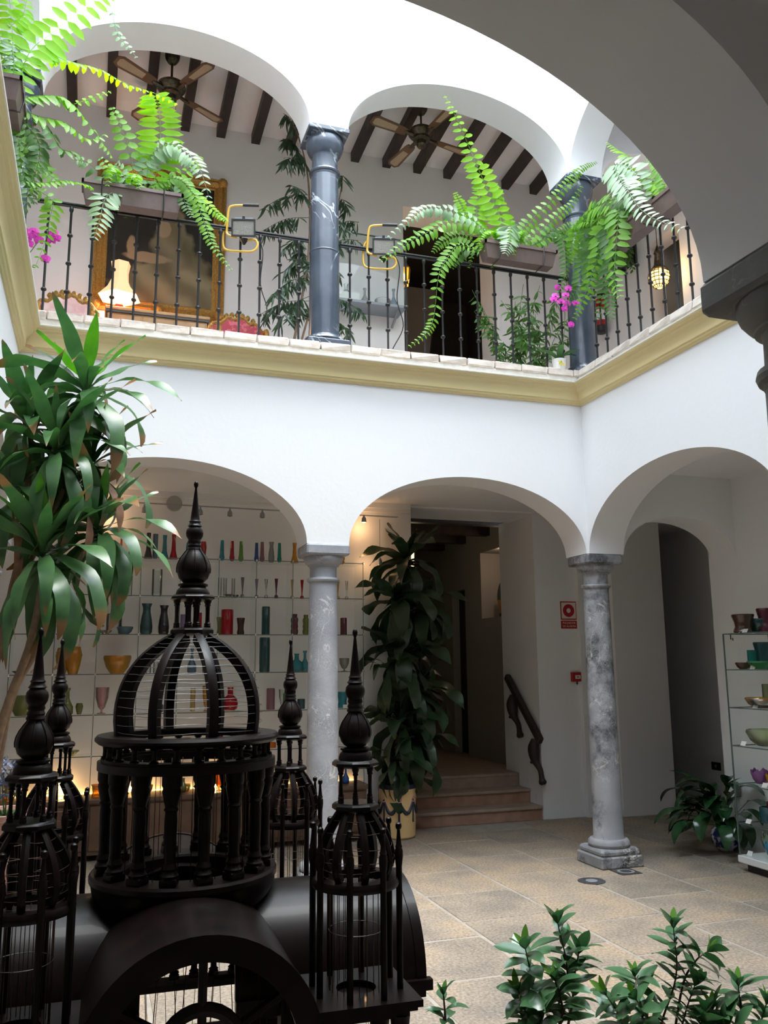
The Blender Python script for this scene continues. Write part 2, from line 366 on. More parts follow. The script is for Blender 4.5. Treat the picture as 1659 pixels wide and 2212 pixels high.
def pane_mat(name, tint, refl=.05):
    m, nt, b, N, L = _new(name)
    t = N.new('ShaderNodeBsdfTransparent'); t.inputs[0].default_value = (*tint, 1)
    g = N.new('ShaderNodeBsdfGlossy'); g.inputs['Roughness'].default_value = .02
    fr = N.new('ShaderNodeFresnel'); fr.inputs[0].default_value = 1.3
    ms = N.new('ShaderNodeMixShader'); ms.inputs[0].default_value = refl; L.new(t.outputs[0], ms.inputs[1]); L.new(g.outputs[0], ms.inputs[2])
    L.new(ms.outputs[0], N['Material Output'].inputs[0]); N.remove(b)
pane_mat('pane', (.97,.985,.98), .025); pane_mat('shelf_glass', (.95,.97,.96), .04)
mat('glass_edge', (.10,.14,.13), .25)
for nm, c, s in [('clear',(.93,.95,.94),.10),('teal',(.05,.42,.52),.45),('red',(.60,.01,.03),.5),('green',(.25,.55,.10),.4),('blue',(.03,.14,.50),.5),
    ('mauve',(.45,.22,.28),.5),('smoke',(.45,.47,.44),.4),('jade',(.02,.40,.33),.5),('amber',(.85,.45,.05),.4),('orange',(.95,.28,.01),.5),('plum',(.20,.05,.08),.55),
    ('lilac',(.42,.32,.60),.5),('yellow',(.85,.70,.25),.35),('steelblue',(.20,.33,.45),.4),('deepteal',(.03,.12,.13),.6),('olive',(.32,.34,.10),.45),('brown',(.10,.05,.03),.6),
    ('black',(.03,.03,.04),.6),('cobaltsky',(.10,.50,.80),.45),('moss',(.10,.45,.18),.45),('violet',(.42,.16,.48),.45),('rose',(.85,.62,.62),.25),('palegreen',(.72,.80,.55),.3),('cream',(.86,.84,.66),.4)]:
    glassmat('g_'+nm, c, s)
# ------------------------------------------------------------------ the setting
W, D, T = 5.03, 5.20, .37          # patio width, depth, arcade wall thickness
SPR, SPU, FL2 = 2.80, 6.70, 4.50   # springing heights, upper floor
XL, XR, YB, YN = -6.9, 1.70, 2.30, -8.7
MXB, MXN, MYR = -2.52, -2.656, -2.645   # mid columns: back, near, sides
def arch_wall(name, mp, u0, u1, arches, spring, top, mt='plaster'):
    """wall strip from u0 to u1 whose lower edge follows elliptical arches; mp(u,d,z), d from 0 (patio face) to T"""
    us = [u0]
    for a, b, r in arches:
        n = 40
        us += [a+(b-a)*.5*(1-math.cos(PI*i/n)) for i in range(n+1)]
    us += [u1]; us = sorted(set(round(u, 5) for u in us))
    def zl(u):
        for a, b, r in arches:
            if a <= u <= b: h = (b-a)/2; return spring+r*math.sqrt(max(0, 1-((u-(a+b)/2)/h)**2))
        return spring
    vs = []; fs = []
    for u in us:
        vs += [mp(u,0,zl(u)), mp(u,0,top), mp(u,T,zl(u)), mp(u,T,top)]
    for i in range(len(us)-1):
        a, b = i*4, i*4+4
        fs += [(a,b,b+1,a+1), (a+2,a+3,b+3,b+2), (a,a+2,b+2,b), (a+1,b+1,b+3,a+3)]
    n = (len(us)-1)*4
    fs += [(0,1,3,2), (n,n+2,n+3,n+1)]
    mb = MB().add(vs, fs)
    return mb.build(name, mt, smooth=25, kind='structure')
E_ = .02; A_ = .184
bk = lambda u,d,z: (u, d, z)
rt = lambda u,d,z: (d, u, z)
lf = lambda u,d,z: (-W-d, u, z)
nr = lambda u,d,z: (u, -D-d, z)
for lvl, spr, top, sfx in ((0, SPR, FL2-.06, ''), (1, SPU, 9.1, '_upper')):
    R = .66 if lvl == 0 else .70
    arch_wall('wall_back_arcade'+sfx, bk, -W-T, T, [(-W+E_, MXB-A_, R), (MXB+A_, -E_, R)], spr, top)
    arch_wall('wall_near_arcade'+sfx, nr, -W-T, T, [(-W+E_, MXN-A_, R), (MXN+A_, -E_, R)], spr, top)
    arch_wall('wall_right_arcade'+sfx, rt, -D, 0, [(-D+E_, MYR-A_, R), (MYR+A_, -E_, R)], spr, top)
    arch_wall('wall_left_arcade'+sfx, lf, -D, 0, [(-D+E_, MYR-A_, R), (MYR+A_, -E_, R)], spr, top)
    arch_wall('wall_cross_arch'+sfx, bk, T, XR, [(T+.02, XR-.005, .40)], spr, (3.63, 8.16)[lvl], 'plaster_inner')

# ---- floor slabs (tiles are pieces)
fl = MB().box(XL-.2, 3.6, YN-.2, 5.4, -.25, -.004).build('floor', 'grout', smooth=0, kind='structure')
tw = .727; tl = .72; g = .013
tile = mesh_of(MB().bbox(-tw/2+g, tw/2-g, -tl/2+g, tl/2-g, -.03, .0, .004), 'floor_tile', 'floor_tile', smooth=0)
offs = {0: -.02, 1: .12, 2: -.92, 3: -.55}
k0 = 0
for k in range(-8, 6):
    xa = -1.085+tw*k
    if xa < XL or xa+tw > 3.4: continue
    off = {-2: -1.355, -1: -.32, 0: .105, 1: -.20, 2: -.55}.get(k, random.random())
    for j in range(-12, 6):
        ya = off+tl*j
        if ya < -8.0 or ya+tl > YB+.05: continue
        inst(tile, fl, Matrix.Translation(Vector((xa+tw/2, ya+tl/2, random.uniform(-.0015,.0015)))-fl.location), 'floor_tile')

# ---- slabs between the storeys: ceiling below, floor above
def slab(name, x0, x1, y0, y1, z0, z1, mt='ceiling_paint'): return MB().box(x0,x1,y0,y1,z0,z1).build(name, mt, smooth=0, kind='structure')
slab('ceiling_back', XL, 3.8, T, YB+.25, 3.62, FL2)
slab('ceiling_right', T, XR, YN, 0, 3.62, FL2)
slab('ceiling_left', XL, -W-T, YN, T, 3.62, FL2)
slab('ceiling_near', -W-T, T, YN, -D-T, 3.62, FL2)
slab('ceiling_recess', 2.2, 3.8, YB+.25, 5.4, 3.62, 3.8)
# ---- outer walls, ground storey
def wall(name, x0, x1, y0, y1, z0, z1, mt='plaster_inner'): return MB().box(x0,x1,y0,y1,z0,z1).build(name, mt, smooth=0, kind='structure')
wall('wall_back_shelf', XL, -.92, YB, YB+.25, 0, 3.62)
mb = MB().prism([(.70,2.36),(1.255,2.36),(1.255,2.29),(1.665,2.29),(1.665,2.18),(2.40,2.18),(2.40,3.3),(.70,3.3)], 0, 3.62)
mb.build('wall_back_sign', 'plaster_inner', smooth=0, kind='structure')
wall('wall_right_outer', XR, XR+.2, YN, .42, 0, 3.62)
mb = MB().box(3.40, 3.6, .42, 5.2, 0, 3.62).box(XR+.2, 3.6, .22, .42, 0, 3.62).box(2.2,3.6,5.2,5.4,0,3.62).box(2.40,2.6,3.3,5.2,0,3.62); mb.build('wall_right_recess', 'plaster_inner', smooth=0, kind='structure')
wall('wall_left_outer', XL-.2, XL, YN, YB+.25, 0, 3.62)
wall('wall_near_outer', XL, XR+.2, YN-.2, YN, 0, 3.62)
MB().box(-5.2, -.95, YB-.05, YB, 3.52, 3.56).box(-5.2,-.95,YB-.09,YB,3.56,3.62).build('trim_ceiling', 'plaster_inner', smooth=0, kind='structure')
# ---- passage behind the steps
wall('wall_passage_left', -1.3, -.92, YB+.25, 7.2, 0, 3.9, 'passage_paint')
PX = 1.0
mb = MB()   # right wall of the passage with a niche and a doorway
n0, n1 = at(1037,1195,0,PX).y, at(1037,1195,0,PX).y-1.15
nz0, nz1 = at(1037,1337,0,PX).z, at(1037,1195,0,PX).z
d0, d1 = at(1007,1400,0,PX).y, at(979,1400,0,PX).y; dz = at(1007,1272,0,PX).z
mb.box(PX, PX+.5, 3.3, n1, .40, 3.9); mb.box(PX, PX+.5, n1, n0, .40, nz0); mb.box(PX, PX+.5, n1, n0, nz1, 3.9)
mb.box(PX+.35, PX+.5, n1, n0, nz0, nz1); mb.box(PX, PX+.5, n0, d0, .40, 3.9); mb.box(PX, PX+.5, d0, d1, dz, 3.9); mb.box(PX, PX+.5, d1, 7.2, .40, 3.9)
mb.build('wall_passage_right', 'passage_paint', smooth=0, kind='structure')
NICHE = (n0, n1, nz0, nz1)
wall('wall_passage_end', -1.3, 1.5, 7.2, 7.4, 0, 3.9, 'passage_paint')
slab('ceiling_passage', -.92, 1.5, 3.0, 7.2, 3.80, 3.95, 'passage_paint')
MB().box(-.92, .70, YB, 3.0, 3.60, 3.75).build('trim_lintel', 'plaster_inner', smooth=0, kind='structure')
for y in (3.35, 4.2, 5.05, 5.9): MB().box(-.92, PX, y, y+.14, 3.62, 3.80).build('trim_beam', 'joist_wood', smooth=0, kind='structure')
MB().box(PX+.12, PX+.5, d0-.02, d1+.02, .40, dz+.02).build('door_1', 'door_dark', smooth=0, kind='structure')
MB().box(-.92, PX+.6, 2.95, 7.2, .2, .455).build('floor_passage', 'step_tread', smooth=0, kind='structure')
st = thing('entrance_steps', 'three reddish stone steps leading up into the dim passage', 'steps', (-.1, 2.4, 0))
for i in range(3):
    y = 2.38+.29*i; z = .155*i
    MB().box(-.915, .695, y, 2.97+.02*0, z, z+.125).build('riser', 'step_riser', st, smooth=0)
    MB().bbox(-.918, .698, y-.025, y+.31, z+.122, z+.156, .008).build('tread', 'step_tread', st, smooth=0)

# ---- cornice round the patio, white lip, brick curb
def patio_ring(prof, z0=0):
    """sweep (projection, z) profile round the inner faces of the patio"""
    vs = []; n = len(prof)
    for p, z in prof:
        vs += [(-W+p,-D+p,z), (-p,-D+p,z), (-p,-p,z), (-W+p,-p,z)]
    fs = []
    for i in range(n-1):
        for k in range(4):
            j = (k+1)%4; fs.append((i*4+k, i*4+4+k, i*4+4+j, i*4+j))
    return vs, fs
CP = [(-.01,4.232),(.012,4.234),(.020,4.248),(.034,4.252),(.038,4.268),(.050,4.272),(.054,4.292),(.060,4.318),(.076,4.345),(.104,4.364),(.109,4.380),(.126,4.384),(.132,4.396),(.148,4.402),(.150,4.408)]
MB().add(*patio_ring(CP)).build('trim_cornice', 'cornice_yellow', smooth=25, kind='structure')
MB().add(*patio_ring([(.150,4.408),(.156,4.411),(.158,4.420),(.150,4.424),(.05,4.43)])).build('trim_cornice_lip', 'lip_cream', smooth=0, kind='structure')
cb = MB()
cb.box(-W-T, T, .0-.03, T, FL2-.075, 4.515).box(-W-T, T, -D-T, -D+.03, FL2-.075, 4.515).box(-.03, T, -D, 0, FL2-.075, 4.515).box(-W-T, -W+.03, -D, 0, FL2-.075, 4.515)
curb = cb.build('trim_curb', 'mortar', smooth=0, kind='structure')
def brick_mesh(k):
    r = random.Random(k); mb = MB()
    L_, Dp, H = .274, .40, .068
    mb.bbox(0, L_, -.012, Dp, 0, H, .008)
    mb.v = [(x+r.uniform(-.006,.006), y+r.uniform(-.008,.008), z+r.uniform(-.005,.005)) for x,y,z in mb.v]
    return mesh_of(mb, 'brick', 'brick', smooth=0)
BR = [brick_mesh(k) for k in range(5)]
def bricks(n, f):
    for i in range(n):
        mt = f(i) ; mt.translation -= curb.location
        inst(random.choice(BR), curb, mt, 'brick')
nb = int((W+2*T)/.280)
bricks(nb, lambda i: Matrix.Translation((-W-T+.280*i, -.03, 4.514)))
bricks(nb, lambda i: Matrix.Translation((-W-T+.280*(i+1)-.02, -D+.03, 4.514)) @ Matrix.Rotation(PI, 4, 'Z'))
nb = int((D-.08)/.280)
bricks(nb, lambda i: Matrix.Translation((-.03, -.06-.280*i, 4.514)) @ Matrix.Rotation(-PI/2, 4, 'Z'))
bricks(nb, lambda i: Matrix.Translation((-W+.03, -.06-.280*i-.265, 4.514)) @ Matrix.Rotation(PI/2, 4, 'Z'))

# ---- upper storey: outer walls, ceilings with joists
dl, dr_, dzt = at(870,445,1,YB).x, at(1070,600,1,YB).x, at(870,445,1,YB).z
mb = MB().box(XL, dl, YB, YB+.45, FL2, 8.3).box(dl, dr_, YB, YB+.45, dzt, 8.3).box(dr_, 2.6, YB, YB+.45, FL2, 8.3)
mb.build('wall_back_upper', 'plaster_upper', smooth=0, kind='structure')
oy0, oy1 = at(1399,600,0,XR).y, at(1470,560,0,XR).y; oz = at(1425,512,0,XR).z
mb = MB().box(XR, XR+.25, oy0, YB, FL2, 8.3).box(XR, XR+.25, oy1, oy0, oz, 8.3).box(XR, XR+.25, YN, oy1, FL2, 8.3)
mb.build('wall_right_upper', 'plaster_upper', smooth=0, kind='structure')
mb = MB().box(XR+.25, XR+1.6, oy0, oy0+.1, FL2, 7.6).box(XR+.25, XR+1.6, oy1-.1, oy1, FL2, 7.6).box(XR+1.6, XR+1.7, oy1-.1, oy0+.1, FL2, 7.6).box(XR+.25,XR+1.7,oy1-.1,oy0+.1,7.6,7.7)
mb.build('wall_upper_corridor', 'passage_paint', smooth=0, kind='structure')
wall('wall_left_upper', XL-.2, XL, YN, YB+.25, FL2, 8.3); wall('wall_near_upper', XL, XR+.2, YN-.2, YN, FL2, 8.3)
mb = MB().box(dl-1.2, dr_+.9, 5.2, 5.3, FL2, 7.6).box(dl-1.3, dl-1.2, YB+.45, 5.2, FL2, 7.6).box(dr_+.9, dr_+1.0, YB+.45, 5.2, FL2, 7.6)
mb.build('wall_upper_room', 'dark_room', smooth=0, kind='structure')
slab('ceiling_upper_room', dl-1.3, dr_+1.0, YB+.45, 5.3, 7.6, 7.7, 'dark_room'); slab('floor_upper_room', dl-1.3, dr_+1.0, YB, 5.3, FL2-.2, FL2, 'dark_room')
MB().box(dr_-.62, dr_-.12, 4.2, 5.19, FL2, 6.05).build('door_2', 'passage_paint', smooth=0, kind='structure')
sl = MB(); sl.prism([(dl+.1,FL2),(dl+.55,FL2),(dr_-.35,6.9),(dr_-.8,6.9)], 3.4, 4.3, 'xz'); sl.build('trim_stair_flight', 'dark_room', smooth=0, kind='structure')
CZF, CZB = 8.17, 8.02     # ceiling slope: patio side, outer side
def roof(name, pts):
    vs = pts+[(x,y,z+.25) for x,y,z in pts]; return MB().add(vs, [(0,1,2,3),(7,6,5,4),(0,4,5,1),(1,5,6,2),(2,6,7,3),(3,7,4,0)]).build(name, 'plaster_upper', smooth=0, kind='structure')
cbk = roof('ceiling_back_upper', [(XL,T,CZF),(2.6,T,CZF),(2.6,YB,CZB),(XL,YB,CZB)])
crt = roof('ceiling_right_upper', [(T,0,CZF),(T,YN,CZF),(XR,YN,CZB),(XR,0,CZB)])
clf = roof('ceiling_left_upper', [(-W-T,YN,CZF),(-W-T,T,CZF),(XL,T,CZB),(XL,YN,CZB)])
roof('ceiling_near_upper', [(-W-T,YN,CZB),(T,YN,CZB),(T,-D-T,CZF),(-W-T,-D-T,CZF)])
def joist(parent, a, b, wd=.10, h=.13):
    a = Vector(a); b = Vector(b); mb = MB(); s = (b-a).cross(Vector((0,0,1))).normalized()*wd/2; dn = Vector((0,0,-h))
    vs = [a-s,a+s,a+s+dn,a-s+dn,b-s,b+s,b+s+dn,b-s+dn]
    mb.add(vs, [(0,1,2,3),(7,6,5,4),(0,4,5,1),(1,5,6,2),(2,6,7,3),(3,7,4,0)]); return mb.build('joist', 'joist_wood', parent, smooth=0)
for k in range(-5, 13):
    x = -2.82+.41*k
    if XL+.1 < x < XR-.1: joist(cbk, (x,T,CZF+.01), (x,YB,CZB+.01))
for k in range(0, 14):
    y = -.35-.41*k
    if y > YN: joist(crt, (T,y,CZF+.01), (XR,y,CZB+.01))
    if y > YN: joist(clf, (-W-T,y,CZF+.01), (XL,y,CZB+.01))
# roof rim over the arcade walls
MB().box(XL,2.6,T,YB+.45,8.42,8.55).build('ceiling_roof_back', 'terracotta', smooth=0, kind='structure')

# ------------------------------------------------------------------ columns
def column(x, y, z0, h, label, kind, mt, group=None):
    c = thing('stone_column', label, 'column', (x,y,z0), group); ORG[c.name] = Vector((0,0,0))   # local coordinates
    a = A_+.004
    if kind == 'low':
        MB().bbox(-.215,.215,-.215,.215,0,.10,.012).bbox(-.20,.20,-.20,.20,.095,.155,.02).build('plinth', mt, c, smooth=30)
        MB().lathe([(.15,.15),(.176,.158),(.188,.18),(.184,.205),(.168,.222),(.152,.228)], n=32).build('base_ring', mt, c)
        MB().lathe([(.148,.225),(.136,.245),(.133,.6),(.130,1.3),(.124,2.0),(.119,2.475)], n=32).build('shaft', mt, c, smooth=60)
        MB().lathe([(.119,2.472),(.122,2.476),(.122,2.488),(.135,2.492),(.140,2.506),(.135,2.522),(.122,2.526)], n=32).build('neck_ring', mt, c)
        k = MB().lathe([(.116,2.52),(.114,2.60),(.118,2.622),(.134,2.626),(.134,2.634),(.150,2.645),(.168,2.668),(.174,2.69),(.172,2.712)], n=32).build('capital', mt, c)
        MB().bbox(-a,a,-a,a,2.708,2.80,.014).build('abacus', mt, k, smooth=30)
    else:
        MB().bbox(-.195,.195,-.195,.195,0,.05,.008).build('plinth', mt, c, smooth=30)
        MB().lathe([(.15,.045),(.182,.052),(.19,.072),(.180,.094),(.16,.104),(.148,.118)], n=32).build('base_ring', mt, c)
        MB().lathe([(.143,.11),(.138,.2),(.137,.93)], n=32).build('lower_shaft', mt, c, smooth=60)
        MB().lathe([(.137,.92),(.141,.925),(.141,.935),(.136,.94)], n=32).build('joint_band', mt, c, smooth=60)
        MB().lathe([(.136,.935),(.133,1.3),(.126,1.70)], n=32).build('upper_shaft', mt, c, smooth=60)
        MB().lathe([(.126,1.69),(.129,1.70),(.130,1.712),(.142,1.716),(.147,1.73),(.142,1.745),(.128,1.75),(.121,1.752)], n=32).build('neck_ring', mt, c)
        MB().lathe([(.120,1.75),(.119,1.885),(.126,1.90),(.129,1.905)], n=32).build('neck', mt, c, smooth=60)
        k = MB().lathe([(.127,1.90),(.150,1.925),(.168,1.965),(.178,2.005),(.178,2.05),(.165,2.078)], n=32).build('capital', mt, c)
        MB().bbox(-.192,.192,-.192,.192,2.075,h,.006).build('abacus', mt, k, smooth=30)
    return c
q = .165
low = [((MXB,q),'stone_pale','pale worn marble column between the two back arches on the ground floor'),
       ((q,q),'stone_worn','stained grey marble column at the inner corner beside the drain cover'),
       ((-W-q,q),'stone_worn','grey stone column at the corner behind the tall dracaena'),
       ((MXN,-D-q),'stone_near','dark rough stone column carrying the near arch'),
       ((q,MYR),'stone_worn','grey stone column midway along the cabinet side arcade'),
       ((-W-q,MYR),'stone_worn','grey stone column midway along the arcade opposite the cabinet'),
       ((q,-D-q),'stone_worn','grey stone column at the near corner on the cabinet side'),
       ((-W-q,-D-q),'stone_worn','grey stone column at the near corner opposite the cabinet')]
for (x,y), mt, lb in low: column(x, y, 0, 2.8, lb, 'low', mt, 'ground floor columns')
ZC = 4.578
up = [((MXB,q),'polished dark blue marble column between the two upper back arches'),
      ((q,q),'dark blue marble column at the upper corner behind the pink orchid'),
      ((-W-q,q),'dark blue marble column at the upper corner behind the hanging ferns'),
      ((q,MYR),'dark marble column midway along the upper gallery with the lantern'),
      ((-W-q,MYR),'dark marble column midway along the upper gallery with the corner planter'),
      ((MXN,-D-q),'dark marble column in the upper arcade above the near arch')]
for (x,y), lb in up: column(x, y, ZC, SPU-ZC, lb, 'up', 'marble_dark', 'upper floor columns')

# ------------------------------------------------------------------ iron railings
def railing(name, p0, p1, n, label):
    p0 = Vector(p0); p1 = Vector(p1); r = thing(name, label, 'railing', (p0+p1)/2, 'gallery railings'); ORG[r.name] = Vector((0,0,0))
    c = (p0+p1)/2; d = (p1-p0); L_ = d.length; d = d/L_; rot = Matrix.Rotation(math.atan2(d.y,d.x), 4, 'Z')
    h = 1.06
    MB().bbox(-L_/2, L_/2, -.022,.022, h-.016, h, .004, rot).box(-L_/2,L_/2,-.012,.012,h-.03,h-.016,rot).build('top_rail', 'iron', r, smooth=30)
    b = MB().lathe([(.0095,0),(.0095,.02),(.009,.03)], n=8)
    prof = [(.010,0),(.010,.30-.03)]
    for zc in (.27,.52,.77):
        prof_ = [(.010,zc-.016),(.020,zc-.010),(.024,zc),(.020,zc+.010),(.010,zc+.016)]
        b.lathe(prof_, n=10)
    b.lathe([(.010,0),(.010,.98),(.016,.99),(.019,1.005),(.016,1.02),(.012,1.032)], n=8)
    me = mesh_of(b, 'baluster', 'iron', 40)
    for i in range(n):
        inst(me, r, Matrix.Translation(d*((i+.5)/n-.5)*L_) @ Matrix.Rotation(random.uniform(0,1),4,'Z'), 'baluster')
    return r
RZ = 4.575
railing('iron_railing', (-W+.05,.16,RZ), (MXB-.15,.16,RZ), 13, 'black iron railing below the framed portrait')
railing('iron_railing', (MXB+.15,.16,RZ), (.02,.16,RZ), 13, 'black iron railing in front of the dark upper doorway')
railing('iron_railing', (.16,-.0,RZ), (.16,MYR+.15,RZ), 14, 'black iron railing in front of the glowing lantern')
railing('iron_railing', (-W-.16,-.0,RZ), (-W-.16,MYR+.15,RZ), 14, 'black iron railing carrying the planter at the dark corner')
# ------------------------------------------------------------------ the great wooden bird cage
CX, CY, CPH = -4.04, -3.9, -.024
cage = thing('bird_cage', 'tall dark carved wooden bird cage with a central dome and four corner towers', 'bird cage', (CX,CY,0), None, CPH)
RW = 'rosewood'
def octo(r, z0, z1, b=.006, n=8):
    return MB().lathe([(r-b*2,z0),(r,z0+b),(r,z1-b),(r-b,z1),(r-b*1.6,z1+.002),(0.001,z1+.002)], n=n, rot=PI/8)
def finial(s, z):
    """turned spire profile standing on z, scale s; total height about .36*s"""
    P = [(.0235,0),(.027,.004),(.023,.012),(.025,.018),(.021,.026),(.024,.032),(.022,.04),(.029,.052),(.031,.064),(.029,.076),(.021,.086),(.026,.090),(.021,.096),
         (.0185,.102),(.0215,.106),(.017,.112),(.0155,.125),(.004,.228),(.0045,.232),(.0075,.238),(.0085,.245),(.0065,.252),(.002,.256)]
    return [(r*s, z+h*s) for r, h in P]
def bulb(R, z):   # pumpkin bulb
    return [(R*.38,z),(R*.62,z+R*.10),(R*.86,z+R*.34),(R*.98,z+R*.68),(R,z+R*.92),(R*.95,z+R*1.22),(R*.80,z+R*1.56),(R*.58,z+R*1.88),(R*.44,z+R*2.06),(R*.40,z+R*2.16)]
def grooves(mb, R, z):
    for k in range(8):
        a = 2*PI*k/8; pts = [((r+.0012)*math.cos(a), (r+.0012)*math.sin(a), h) for r, h in bulb(R, z)[3:]]
        mb.tube(pts, .0016, 4)
    return mb
def turned(r, h):   # little turned pillar from 0 to h
    return [(r*1.5,0),(r*1.5,.10*h),(r*1.25,.12*h),(r*1.55,.16*h),(r*1.1,.20*h),(r*.95,.22*h),(r*.85,.5*h),(r*.95,.78*h),(r*1.5,.82*h),(r*1.2,.86*h),(r*1.7,.94*h),(r*1.8,h)]
def rib_pts(prof, a): return [(r*math.cos(a), r*math.sin(a), z) for r, z in prof]
def rib(mb, prof, a, wd, dp):
    """curved plank following prof (r,z) in the plane at angle a: width wd, depth dp"""
    t = Vector((-math.sin(a), math.cos(a), 0)); e = Vector((math.cos(a), math.sin(a), 0)); vs = []; fs = []
    P = spline([(r,0,z) for r,z in prof], 14)
    for i, p in enumerate(P):
        q_ = P[min(i+1,len(P)-1)]-P[max(i-1,0)]; nn = Vector((q_.z,0,-q_.x)).normalized()
        o1 = e*p.x+Vector((0,0,p.z)); o2 = e*(p.x-nn.x*dp)+Vector((0,0,p.z-nn.z*dp))
        o0 = e*(p.x+nn.x*.004)+Vector((0,0,p.z+nn.z*.004))
        vs += [o1-t*wd/2, o0, o1+t*wd/2, o2+t*wd/2, o2-t*wd/2]
    for i in range(len(P)-1):
        for k in range(5): k2 = (k+1)%5; fs.append((i*5+k, i*5+k2, i*5+5+k2, i*5+5+k))
    fs += [(4,3,2,1,0), tuple((len(P)-1)*5+k for k in range(5))]
    return mb.add(vs, fs)
def wire_rings(prof, n, r=.0011, jig=.003, m=48):
    mb = MB(); P = spline([(a,0,b) for a,b in prof], 60)
    for k in range(n):
        p = P[int(3+k*(57/n))]; pts = []
        ph = random.uniform(0,6)
        for i in range(m):
            a = 2*PI*i/m; pts.append(((p.x-.004)*math.cos(a), (p.x-.004)*math.sin(a), p.z+jig*math.sin(3*a+ph)+random.uniform(-.001,.001)))
        mb.tube(pts, r, 4, True)
    return mb
# --- central drum
base = MB().lathe([(.27,1.03),(.285,1.05),(.296,1.075),(.300,1.095),(.306,1.105),(.306,1.120),(.300,1.128),(.20,1.128),(.195,1.12),(.195,1.03)], n=48).build('drum_base', RW, cage, smooth=30)
big = mesh_of(MB().bbox(-.032,.032,-.032,.032,0,.022,.003).lathe([(.034,.020),(.036,.030),(.030,.036),(.027,.042),(.031,.050),(.027,.058),(.023,.066),(.024,.072),(.022,.082),(.0235,.12),(.025,.19),(.0225,.215),(.029,.222),(.024,.230),(.031,.252),(.037,.275),(.034,.287),(.039,.295),(.039,.325)], n=14), 'drum_column', RW)
for k in range(16):
    a = 2*PI*(k+.35)/16
    inst(big, cage, Matrix.Translation((.262*math.cos(a), .262*math.sin(a), 1.128)) @ Matrix.Rotation(a,4,'Z') @ Matrix.Diagonal((.8,.8,1,1)), 'drum_column')
MB().ring(.225,.296,1.452,1.478,n=48).ring(.235,.285,1.478,1.488,n=48).build('gallery_ring', RW, cage, smooth=30)
sm = mesh_of(MB().lathe(turned(.010,.052), n=10), 'drum_baluster', RW)
for k in range(24):
    a = 2*PI*(k+.2)/24; inst(sm, cage, Matrix.Translation((.27*math.cos(a), .27*math.sin(a), 1.486)), 'drum_baluster')
MB().lathe([(.232,1.535),(.296,1.535),(.307,1.545),(.307,1.553),(.300,1.562),(.232,1.562),(.232,1.535)], n=56, cap=False).build('top_ring', RW, cage, smooth=30)
DP = [(.247,1.555),(.254,1.62),(.247,1.69),(.224,1.755),(.182,1.815),(.128,1.862),(.072,1.897)]
for k in range(8):
    a = 2*PI*(k+.30)/8; rib(MB(), DP, a, .030, .030).build('dome_rib', RW, cage, smooth=30)
wire_rings(DP, 14, .0009).build('dome_wire', 'steel_wire', cage, smooth=180)
vw = MB()
for k in range(36):
    a = 2*PI*k/36; vw.tube([(.225*math.cos(a), .225*math.sin(a), 1.10), (.225*math.cos(a), .225*math.sin(a), 1.46)], .0012, 4)
vw.build('drum_wire', 'copper_wire', cage, smooth=180)
octo(.078, 1.893, 1.917).build('cap_plate', RW, cage, smooth=30)
sp = mesh_of(MB().lathe(turned(.0068,.098), n=10), 'lantern_pillar', RW)
for k in range(8):
    a = 2*PI*(k+.5)/8+(.13 if k%2 else -.13); inst(sp, cage, Matrix.Translation((.055*math.cos(a), .055*math.sin(a), 1.918)), 'lantern_pillar')
octo(.079, 2.014, 2.032).build('cap_plate', RW, cage, smooth=30)
MB().lathe([(.058,2.030),(.059,2.040),(.055,2.052),(.046,2.060),(.044,2.063),(.052,2.066),(.052,2.072),(.044,2.075)], n=28).build('bell', RW, cage, smooth=40)
grooves(MB().lathe(bulb(.0585,2.073), n=32), .0585, 2.073).build('bulb', RW, cage, smooth=60)
MB().lathe(finial(.99, 2.192), n=18).build('finial', RW, cage, smooth=40)
# --- barrel roofs of the four arms
def barrel(R, zt, l0, l1, ang, name='barrel_roof'):
    """half barrel of radius R, crown zt, from l0 to l1 along direction ang, planked"""
    mt = Matrix.Rotation(ang, 4, 'Z'); mb = MB(); n = 26; vs = []; fs = []
    zc = zt-R
    for l in (l0, l1):
        for r in (R, R-.022):
            for i in range(n+1):
                a = PI*i/n; vs.append((l, -r*math.cos(a), zc+r*math.sin(a)))
    m_ = n+1
    for i in range(n):
        fs += [(i,i+1,2*m_+i+1,2*m_+i), (m_+i+1,m_+i,3*m_+i,3*m_+i+1), (2*m_+i,2*m_+i+1,3*m_+i+1,3*m_+i), (i+1,i,m_+i,m_+i+1)]
    return mb.add(vs, fs, mt).build(name, RW, cage, smooth=40)
ARM = [(0,.275,1.06,.75),(PI,.275,1.06,.75),(-PI/2,.315,1.10,.70),(PI/2,.315,1.10,.78)]
